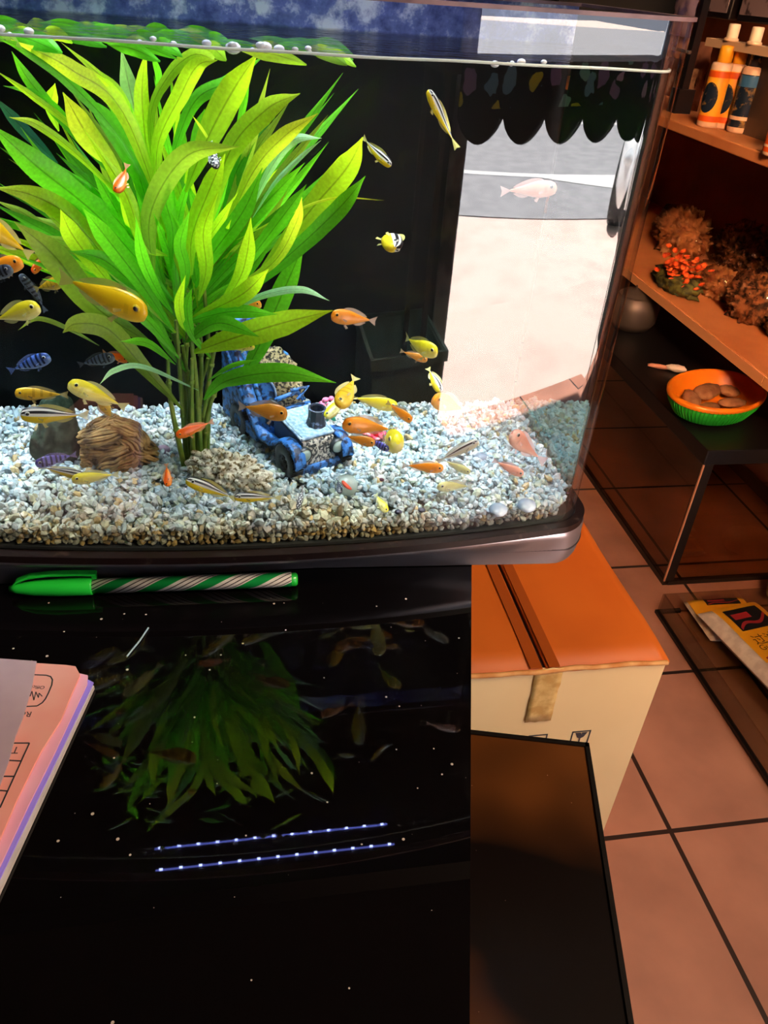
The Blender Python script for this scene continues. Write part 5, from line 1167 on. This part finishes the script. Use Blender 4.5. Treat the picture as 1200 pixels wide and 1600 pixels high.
# filter wool bags
M_wool = mat('white_filter_wool', (.72, .60, .50), .8, noise_scale=60, color2=(.60, .48, .40), bump=.5, bump_scale=90)
M_yel = mat('yellow_printed_film', (.88, .42, .02), .3, coat=.2); M_blk = mat('black_print', (.012, .015, .02), .3); M_redp = mat('dark_red_print', (.42, .03, .04), .4)
M_capt = mat('dark_brown_lettering', (.10, .04, .01), .5)
def bag(name, label, P0, yaw_, W, H, T, full=True):
    root = empty(name, label, 'bag', tuple(P0), yaw_)
    mb = MB(); nx, ny = 16, 30; top = []; 
    def zz(u, v): return T*(1-(abs(2*u-1))**6)**.5*(1-(abs(2*v-1))**10)**.5+.0015*nz(Vector((u*6, v*9, 1)), 1)
    for sgn in (0, 1):
        vs = []
        for j in range(ny+1):
            for i in range(nx+1):
                u, v = i/nx, j/ny; vs.append((u*W, -v*H, (T*.5+zz(u, v)*.5) if sgn else T*.5-zz(u, v)*.5))
        fs = [(j*(nx+1)+i, j*(nx+1)+i+1, (j+1)*(nx+1)+i+1, (j+1)*(nx+1)+i) for j in range(ny) for i in range(nx)]
        if sgn: fs = [f[::-1] for f in fs]
        mb.add(vs, fs)
    mb.build('wool_pad', M_wool, root)
    def film(nm, m_, u0, u1, v0, v1, dz, n=14):
        mb = MB(); vs = []
        for j in range(n+1):
            for i in range(n+1):
                u = u0+(u1-u0)*i/n; v = v0+(v1-v0)*j/n; vs.append((u*W, -v*H, T*.5+zz(u, v)*.5+dz))
        mb.add(vs, [(j*(n+1)+i, (j+1)*(n+1)+i, (j+1)*(n+1)+i+1, j*(n+1)+i+1) for j in range(n) for i in range(n)])
        return mb.build(nm, m_, root)
    film('yellow_label', M_yel, .17 if full else .03, .97, .02, .46, .0008)
    film('black_picture', M_blk, .27, .84, .06, .23, .0014)
    film('red_block', M_redp, .32, .60, .10, .145, .0020); 
    mb = MB(); vs = []
    for i in range(15):
        u = .29+.54*i/14; v = .225-.07*(i/14)-.02*sin(i*.5); vs += [(u*W, -v*H, T*.5+zz(u, v)*.5+.0021), (u*W, -(v-.022)*H, T*.5+zz(u, v-.022)*.5+.0021)]
    mb.add(vs, [(2*i, 2*i+2, 2*i+3, 2*i+1) for i in range(14)]); mb.build('red_wave', M_redp, root)
    mb = MB(); mb.add([(W*.22, -H*.43, T+.0014), (W*.50, -H*.395, T+.0014), (W*.50, -H*.46, T+.0014), (W*.26, -H*.485, T+.0014)], [(0, 3, 2, 1)], smooth=False); mb.build('red_band', M_redp, root)
    mb = MB(); mb.add([(W*.52, -H*.40, T+.0014), (W*.95, -H*.37, T+.0014), (W*.95, -H*.43, T+.0014), (W*.52, -H*.455, T+.0014)], [(0, 3, 2, 1)], smooth=False); mb.build('green_band', mat('dark_green_print', (.05, .13, .10), .4), root)
    if full:
        text_mesh('chinese_lettering', '过滤棉', W*.20, M_capt, root, Matrix.Translation((W*.28, -H*.335, T+.0016)))
        text_mesh('latin_lettering', 'GuoLuMian', W*.135, M_capt, root, Matrix.Translation((W*.27, -H*.380, T+.0016)))
    return root
BT = .032
A = onz(1093, 950, .062); B_ = onz(1180, 932, .062); Cc_ = onz(1178, 1168, .062)
ux = (B_-A).normalized(); yaw_ = atan2(ux.y, ux.x)
bag('filter_wool_bag', 'yellow labelled white filter wool bag lying uppermost at the right edge', (A.x, A.y, .0305), yaw_, .135, .34, BT)
A2 = onz(1072, 940, .03)
o = bag('filter_wool_bag', 'yellow and white filter wool bag half hidden beneath the uppermost one', (A2.x+.004, A2.y+.012, .0068), yaw_-radians(10), .13, .11, .021, False)
q = onz(1096, 1000, .02)
p = onz(1190, 905, .04)
o = MB().ico(1, 4, M=Matrix.Rotation(.5, 4, 'Z') @ Matrix.Diagonal((.055, .035, .035, 1)), disp=lambda q: 1+.1*nz(q, 2)).build('wool_roll', mat('tan_wrapped_roll', (.60, .34, .17), .5, noise_scale=20, color2=(.5, .26, .12)), loc=(p.x+.04, p.y-.03, .046)); tag(o, 'tan wrapped roll lying behind the yellow bags at the right edge', 'roll')

# ------------------------------------------------------------------ shelf unit on the right
SX = .95; Z1, Z2 = .449, .790
M_shelf = mat('orange_lit_pine_shelf', (.76, .29, .11), .5, noise_scale=8, color2=(.68, .23, .08))
su = empty('shelf_unit', 'pale wooden shelf boards on a brown backing along the right wall', 'shelf', (SX, .55, 0))
SL = 2.1
for z in (Z1, Z2):
    bevel(MB().box((0, .0, z-.020), (.42, SL, z)).build('shelf_board', M_shelf, su), .002)
MB().box((-.0025, .0, Z1-.021), (0, 1.205-.55, Z1-.001)).box((-.0025, 1.207-.55, Z1-.021), (0, SL, Z1-.001)).build('edge_banding', mat('pale_edge_band', (.84, .38, .17), .45), su)
MB().box((.40, 0, .42), (.42, SL, 1.5)).build('backing_panel', M_brownwall, su)
MB().box((.385, 1.13, Z1), (.40, 1.155, Z2-.02)).build('wall_batten', mat('olive_brown_batten', (.16, .08, .03), .6), su)
MB().box((.0, SL-.02, 0), (.42, SL, 1.5)).build('side_board', M_dark, su)
MB().box((.0, 0, 0), (.42, .02, 1.5)).build('side_board', M_dark, su)

# bottles on the upper shelf
M_or = mat('orange_yellow_label', (.90, .30, .02), .3, noise_scale=14, color2=(.95, .50, .03), ramp=(.35, .65)); M_rd = mat('red_orange_print', (.75, .10, .01), .35)
M_capw = mat('tan_white_cap', (.85, .58, .38), .4); M_bot = mat('milky_bottle', (.78, .50, .33), .35); M_lblk = mat('dark_printed_label', (.010, .018, .035), .25, noise_scale=60, color2=(.35, .20, .05), ramp=(.54, .68)); M_blu = mat('blue_print', (.04, .14, .30), .3); M_neck = mat('amber_cap', (.95, .42, .02), .3)
def bottle(x, y, kind, label, r=.0235, h=.150, z=Z2, group='bottles on the upper shelf'):
    o = empty('liquid_bottle', label, 'bottle', (x, y, z), radians(190), group)
    MB().lathe([(0, 0), (r*.94, 0), (r, .004), (r, h*.70), (r*.98, h*.76), (r*.90, h*.79), (r*.42, h*.80), (r*.40, h*.83)], 28).build('bottle_body', M_bot, o)
    lm = {'o': M_or, 'd': M_lblk, 'r': M_rd}[kind]
    MB().lathe([(r*1.005, h*.07), (r*1.012, h*.075), (r*1.012, h*.70), (r*1.005, h*.705)], 28).build('label', lm, o)
    if kind == 'o':
        for z0_, z1_ in ((.075, .14), (.62, .69)):
            MB().lathe([(r*1.016, h*z0_), (r*1.02, h*(z0_+.005)), (r*1.02, h*z1_), (r*1.016, h*(z1_+.005))], 28).build('red_band', M_rd, o)
        mb = MB(); vs = [(r*1.03*cos(.30), r*1.03*sin(.30), h*.37)]
        for rr_ in (.35, .7, 1.0):
            for k in range(24):
                a_ = .30+.80*rr_*cos(2*pi*k/24); vs.append((r*1.03*cos(a_), r*1.03*sin(a_), h*.37+h*.19*rr_*sin(2*pi*k/24)))
        fs = [(0, 1+k, 1+(k+1) % 24) for k in range(24)]+[(1+q*24+k, 1+(q+1)*24+k, 1+(q+1)*24+(k+1) % 24, 1+q*24+(k+1) % 24) for q in range(2) for k in range(24)]
        mb.add(vs, fs); mb.build('dark_picture', M_lblk, o)
    else:
        MB().lathe([(r*1.016, h*.56), (r*1.02, h*.565), (r*1.02, h*.69), (r*1.016, h*.695)], 28).build('blue_band', M_blu, o)
        MB().lathe([(r*1.016, h*.16), (r*1.02, h*.165), (r*1.02, h*.20), (r*1.016, h*.205)], 28).build('tan_band', M_bot, o)
    if kind != 'r':
        MB().lathe([(r*.50, h*.79), (r*.62, h*.80), (r*.62, h*.95), (r*.56, h*.995), (0, h*1.0)], 24).build('cap', M_neck if kind == 'o' else M_lblk, o)
    return o
bpos = []
def shelf_at(px, py, z): p = onz(px, py, z); return p.x, p.y
for px, py, kd, lb in ((1105, 203, 'o', 'orange labelled bottle at the left end of the upper shelf row'), (1128, 205, 'o', 'orange labelled bottle between the left end one and the dark bottle'), (1152, 212, 'd', 'dark blue labelled bottle beside the second orange bottle'), (1178, 214, 'd', 'dark labelled bottle next to the cut off red one'), ):
    x, y = shelf_at(px-7, py-6, Z2); bottle(x+.01, y, kd, lb)
    bpos.append((x, y))
x, y = shelf_at(1209, 243, Z2); bottle(x, y, 'r', 'red and orange labelled short bottle cut off by the right edge', .022, .09)
# second row: bottles on a clear riser with tall white flip caps seen over the first row
ri = empty('shelf_riser', 'pale riser strip behind the front bottles on the upper shelf', 'riser', (bpos[0][0]+.045, bpos[0][1]-.06, Z2))
zr = onx(1140, 78, bpos[0][0]+.02).z-Z2; zr2 = onx(1140, 64, bpos[0][0]+.02).z-Z2
MB().box((0, -.30, 0), (.012, .14, zr2)).build('riser_board', M_wood2, ri)
yl = onx(1104, 72, bpos[0][0]+.02).y-(bpos[0][1]-.06)
MB().box((-.030, -.30, zr), (.0, yl, zr2)).build('riser_rail', M_capw, ri)
for i, px in enumerate((1131, 1168, 1206)):
    P = onx(px, 95, bpos[0][0]+.02)
    o = empty('pump_bottle', ('pale white capped bottle top, leftmost above the orange bottles', 'pale white capped bottle top, second above the dark bottle', 'pale white capped bottle top at the right picture edge')[i], 'bottle', (P.x+.004, P.y, Z2+zr2), 0, 'white capped bottles on the riser')
    MB().lathe([(0, 0), (.014, 0), (.0145, .002), (.0145, .004), (.0115, .006), (.0110, .010)], 22).build('bottle_body', M_capw, o)
    MB().lathe([(.0115, .006), (.0115, .028), (.0105, .030), (0, .0305)], 22).build('cap', mat('ivory_cap', (.88, .70, .50), .4), o)

# tall dark framed panels and packets above the aquarium's right shoulder
M_spk = mat('speckled_grey_panel', (.30, .22, .26), .6, noise_scale=45, color2=(.05, .03, .04), ramp=(.55, .68)); M_frm = mat('black_frame', (.006, .005, .008), .3)
fxs = bpos[0][0]+.07
for i, (a_, c_) in enumerate(((1090, 1142), (1152, 1215))):
    A = onx(a_, 20, fxs); C_ = onx(c_, 20, fxs)
    o = empty('boxed_filter', ('grey speckled carton in black frame, left of its twin above the bottles', 'grey speckled carton in black frame, right of its twin above the bottles')[i], 'carton', (fxs, (A.y+C_.y)/2, Z2+.19), 0)
    hw = abs(A.y-C_.y)/2-.004
    bevel(MB().box((0, -hw, 0), (.08, hw, .30)).build('carton', M_frm, o), .003)
    MB().box((-.002, -hw+.012, .012), (0, hw-.008, .29)).build('speckled_panel', M_spk, o)
P = onx(1078, 100, fxs-.03)
o = MB().box((-.008, -.008, 0), (.008, .008, .40)).box((-.02, -.02, 0), (.02, .02, .05)).build('shelf_post', M_frm, loc=(fxs-.03, P.y, Z2)); tag(o, 'thin black upright post between the packets and the bottles', 'post')
# dim packets hanging left of the post
pkm = [mat('packet_film_%d' % i, c, .25, noise_scale=26, color2=c2, ramp=(.45, .6)) for i, (c, c2) in enumerate((((.30, .22, .32), (.12, .10, .25)), ((.38, .20, .14), (.08, .03, .03)), ((.45, .25, .15), (.14, .06, .04)), ((.22, .10, .08), (.4, .3, .3)), ((.42, .18, .12), (.2, .08, .05))))]
pklb = ['mauve crinkled packet at the very top beside the tank corner', 'brown packet hanging below the mauve packet', 'tan packet standing on the shelf left of the post', 'dark packet low by the tank rim', 'pinkish brown packet between the dark packet and the post']
for i, (x, y, wd, ht) in enumerate(((1072, 12, .050, .055), (1066, 48, .045, .055), (1062, 160, .05, .045), (1052, 118, .045, .045), (1088, 130, .035, .07))):
    P = onx(x, y, fxs-.05+.02*i)
    mb = MB(); n = 12; vs = []
    for sgn in (-1, 1):
        for j in range(n+1):
            for k in range(n+1):
                u, v = k/n, j/n; bul = .012*(sin(pi*u)*sin(pi*v))**.6; vs.append((sgn*(bul+.0006)+.005*nz(Vector((u*5+i, v*5, sgn)), 1), (u-.5)*wd*2, (v-.5)*ht*2))
    N1 = (n+1)**2
    for s2 in (0, 1):
        fs = [(s2*N1+j*(n+1)+k, s2*N1+j*(n+1)+k+1, s2*N1+(j+1)*(n+1)+k+1, s2*N1+(j+1)*(n+1)+k) for j in range(n) for k in range(n)]
        if s2 == 0: fs = [f[::-1] for f in fs]
        mb.add([], []) ; mb.f += fs; mb.mi += [0]*len(fs); mb.c += [(1, 1, 1)]*len(fs); mb.sm += [True]*len(fs)
    mb.v += vs
    o = mb.build('shelf_packet', pkm[i], loc=(P.x, P.y, max(P.z, Z2+ht+.001))); tag(o, pklb[i], 'packet', 'packets on the upper shelf')
# steel clip catching light
a = onx(1052, 76, fxs-.06); c = onx(1078, 82, fxs-.06)
o = MB().tube([a, c], .004, 10).build('hook_rod', mat('bright_steel', (.7, .6, .62), .2, metal=.9)); tag(o, 'short bright steel rod hook beside the black post', 'hook')

# lower shelf: bagged moss, fluffs and plastic plants
M_bagf = glass_mat('crinkled_bag_film', (.85, .75, .65), f0=.06, rough=.18)
M_mossb = mat('brown_dried_moss', (.40, .18, .09), .9, noise_scale=70, color2=(.04, .018, .010), bump=.8, bump_scale=90)
M_husk = mat('tan_husk', (.62, .30, .13), .8, noise_scale=30, color2=(.30, .12, .05), bump=.7, bump_scale=60)
def clump(px, py, dx, size, m_, name, label, cat, spikes=0., sub=4, film=False, z=Z1, seed=0, parts=None):
    P = onz(px, py, z); P.x = max(P.x, SX+.01)
    o = empty(name, label, cat, (P.x+dx, P.y, z))
    cz = size[2]*.8
    MB().ico(1, sub, M=Matrix.Translation((0, 0, cz)) @ Matrix.Diagonal((*size, 1)), disp=lambda q: 1+.28*nz(q, 2.4, seed)+spikes*max(0, nz(q, 8, seed+3))).build('contents', m_, o)
    if film:
        MB().ico(1, 3, M=Matrix.Translation((0, 0, cz+.004)) @ Matrix.Diagonal((size[0]*1.22, size[1]*1.2, size[2]*1.18, 1)), disp=lambda q: 1+.22*nz(q, 3.1, seed+5)+.12*nz(q, 9, seed)).build('plastic_wrap', M_bagf, o)
    for (x, y, zz, r_, mm_) in (parts or ()):
        MB().ico(r_, 3, M=Matrix.Translation((x, y, zz)), disp=lambda q: 1+.3*nz(q, 5, seed)).build('tuft', mm_, o)
    return o
M_redf = mat('red_orange_plastic_flower', (.90, .07, .01), .35, noise_scale=120, color2=(1.0, .20, .04)); M_olv = mat('olive_moss', (.12, .12, .02), .8, noise_scale=60, color2=(.03, .03, .01)); M_mint = mat('pale_green_plastic', (.30, .55, .30), .5, noise_scale=90, color2=(.1, .25, .1)); M_orf = mat('orange_fluff', (.80, .25, .02), .8, noise_scale=60, color2=(.6, .14, .01))
clump(1018, 396, .07, (.045, .095, .060), M_husk, 'husk_bundle', 'tan leafy husk bundle in plastic behind the red flowers', 'bundle', .5, 5, True, seed=1)
fl = clump(1030, 452, .040, (.040, .085, .024), M_olv, 'flower_bag', 'bagged plastic plant with bright red orange flowers at the left of the lower shelf', 'plastic plant', .3, 4, False, seed=2)
rr = random.Random(4); mb = MB()
for i in range(120):
    y = rr.gauss(-.020, .032); x = rr.gauss(-.008, .014); z = .052+rr.gauss(0, .016)-abs(y)*.1
    mb.ico(1, 1, M=Matrix.Translation((x, y, max(.006, z))) @ Matrix.Rotation(rr.uniform(0, 3), 4, 'X') @ Matrix.Diagonal((.0085, .0072, .0030, 1)), disp=lambda q: 1+.3*nz(q, 3, i))
mb.build('flower_petals', M_redf, fl)
MB().ico(.0085, 3, M=Matrix.Translation((-.018, -.048, .010)), disp=lambda q: 1+.4*nz(q, 5, 2)).build('mint_tuft', M_mint, fl)
clump(1098, 420, .095, (.045, .075, .058), M_mossb, 'moss_bag', 'dark brown dried moss in a shiny bag, right behind the red flowers', 'moss bag', .6, 5, True, seed=4)
clump(1132, 498, .055, (.042, .060, .050), M_mossb, 'fluff_bag', 'bag of dark moss with an orange tuft in the middle of the lower shelf', 'moss bag', .5, 5, True, seed=7, parts=[(-.020, -.004, .028, .018, M_orf), (-.012, .030, .034, .010, M_orf)])
clump(1082, 462, .06, (.034, .050, .034), M_husk, 'crumpled_bag', 'crumpled grey brown bag between the red flowers and the orange tufted moss', 'bag', .5, 5, True, seed=21)
clump(1165, 425, .13, (.045, .08, .075), M_mossb, 'dark_moss_bag', 'large dark moss bag against the brown backing panel', 'moss bag', .6, 5, True, seed=9)
clump(1200, 535, .045, (.038, .055, .042), M_husk, 'clear_bag', 'grey brown clear bag at the right end of the lower shelf', 'bag', .5, 4, True, seed=12, parts=[(-.020, .004, .034, .007, M_mint), (-.018, .018, .022, .008, M_redf)])
clump(1048, 330, .16, (.05, .12, .09), M_mossb, 'driftwood_bag', 'dim bag of driftwood at the back left of the lower shelf', 'bag', .6, 5, True, seed=15)
# dull metal pot under the shelf, beside the tank's edge
P = onx(962, 478, .96)
po = onz(972, 510, FT); o = empty('metal_pot', 'dull grey rounded metal pot on the black cover beside the tank edge', 'pot', (po.x+.02, po.y, FT))
MB().lathe([(0, 0), (.045, 0), (.058, .02), (.060, .055), (.052, .080), (.046, .084), (.044, .082), (.050, .076), (.054, .05), (.05, .01), (0, .008)], 32).build('pot_body', mat('dull_grey_metal', (.14, .11, .10), .45, metal=.6), o)
MB().lathe([(.044, .083), (.030, .092), (.008, .096), (.008, .104), (.004, .108), (0, .108)], 28).build('pot_lid', mat('grey_lid', (.16, .13, .12), .4, metal=.6), o)
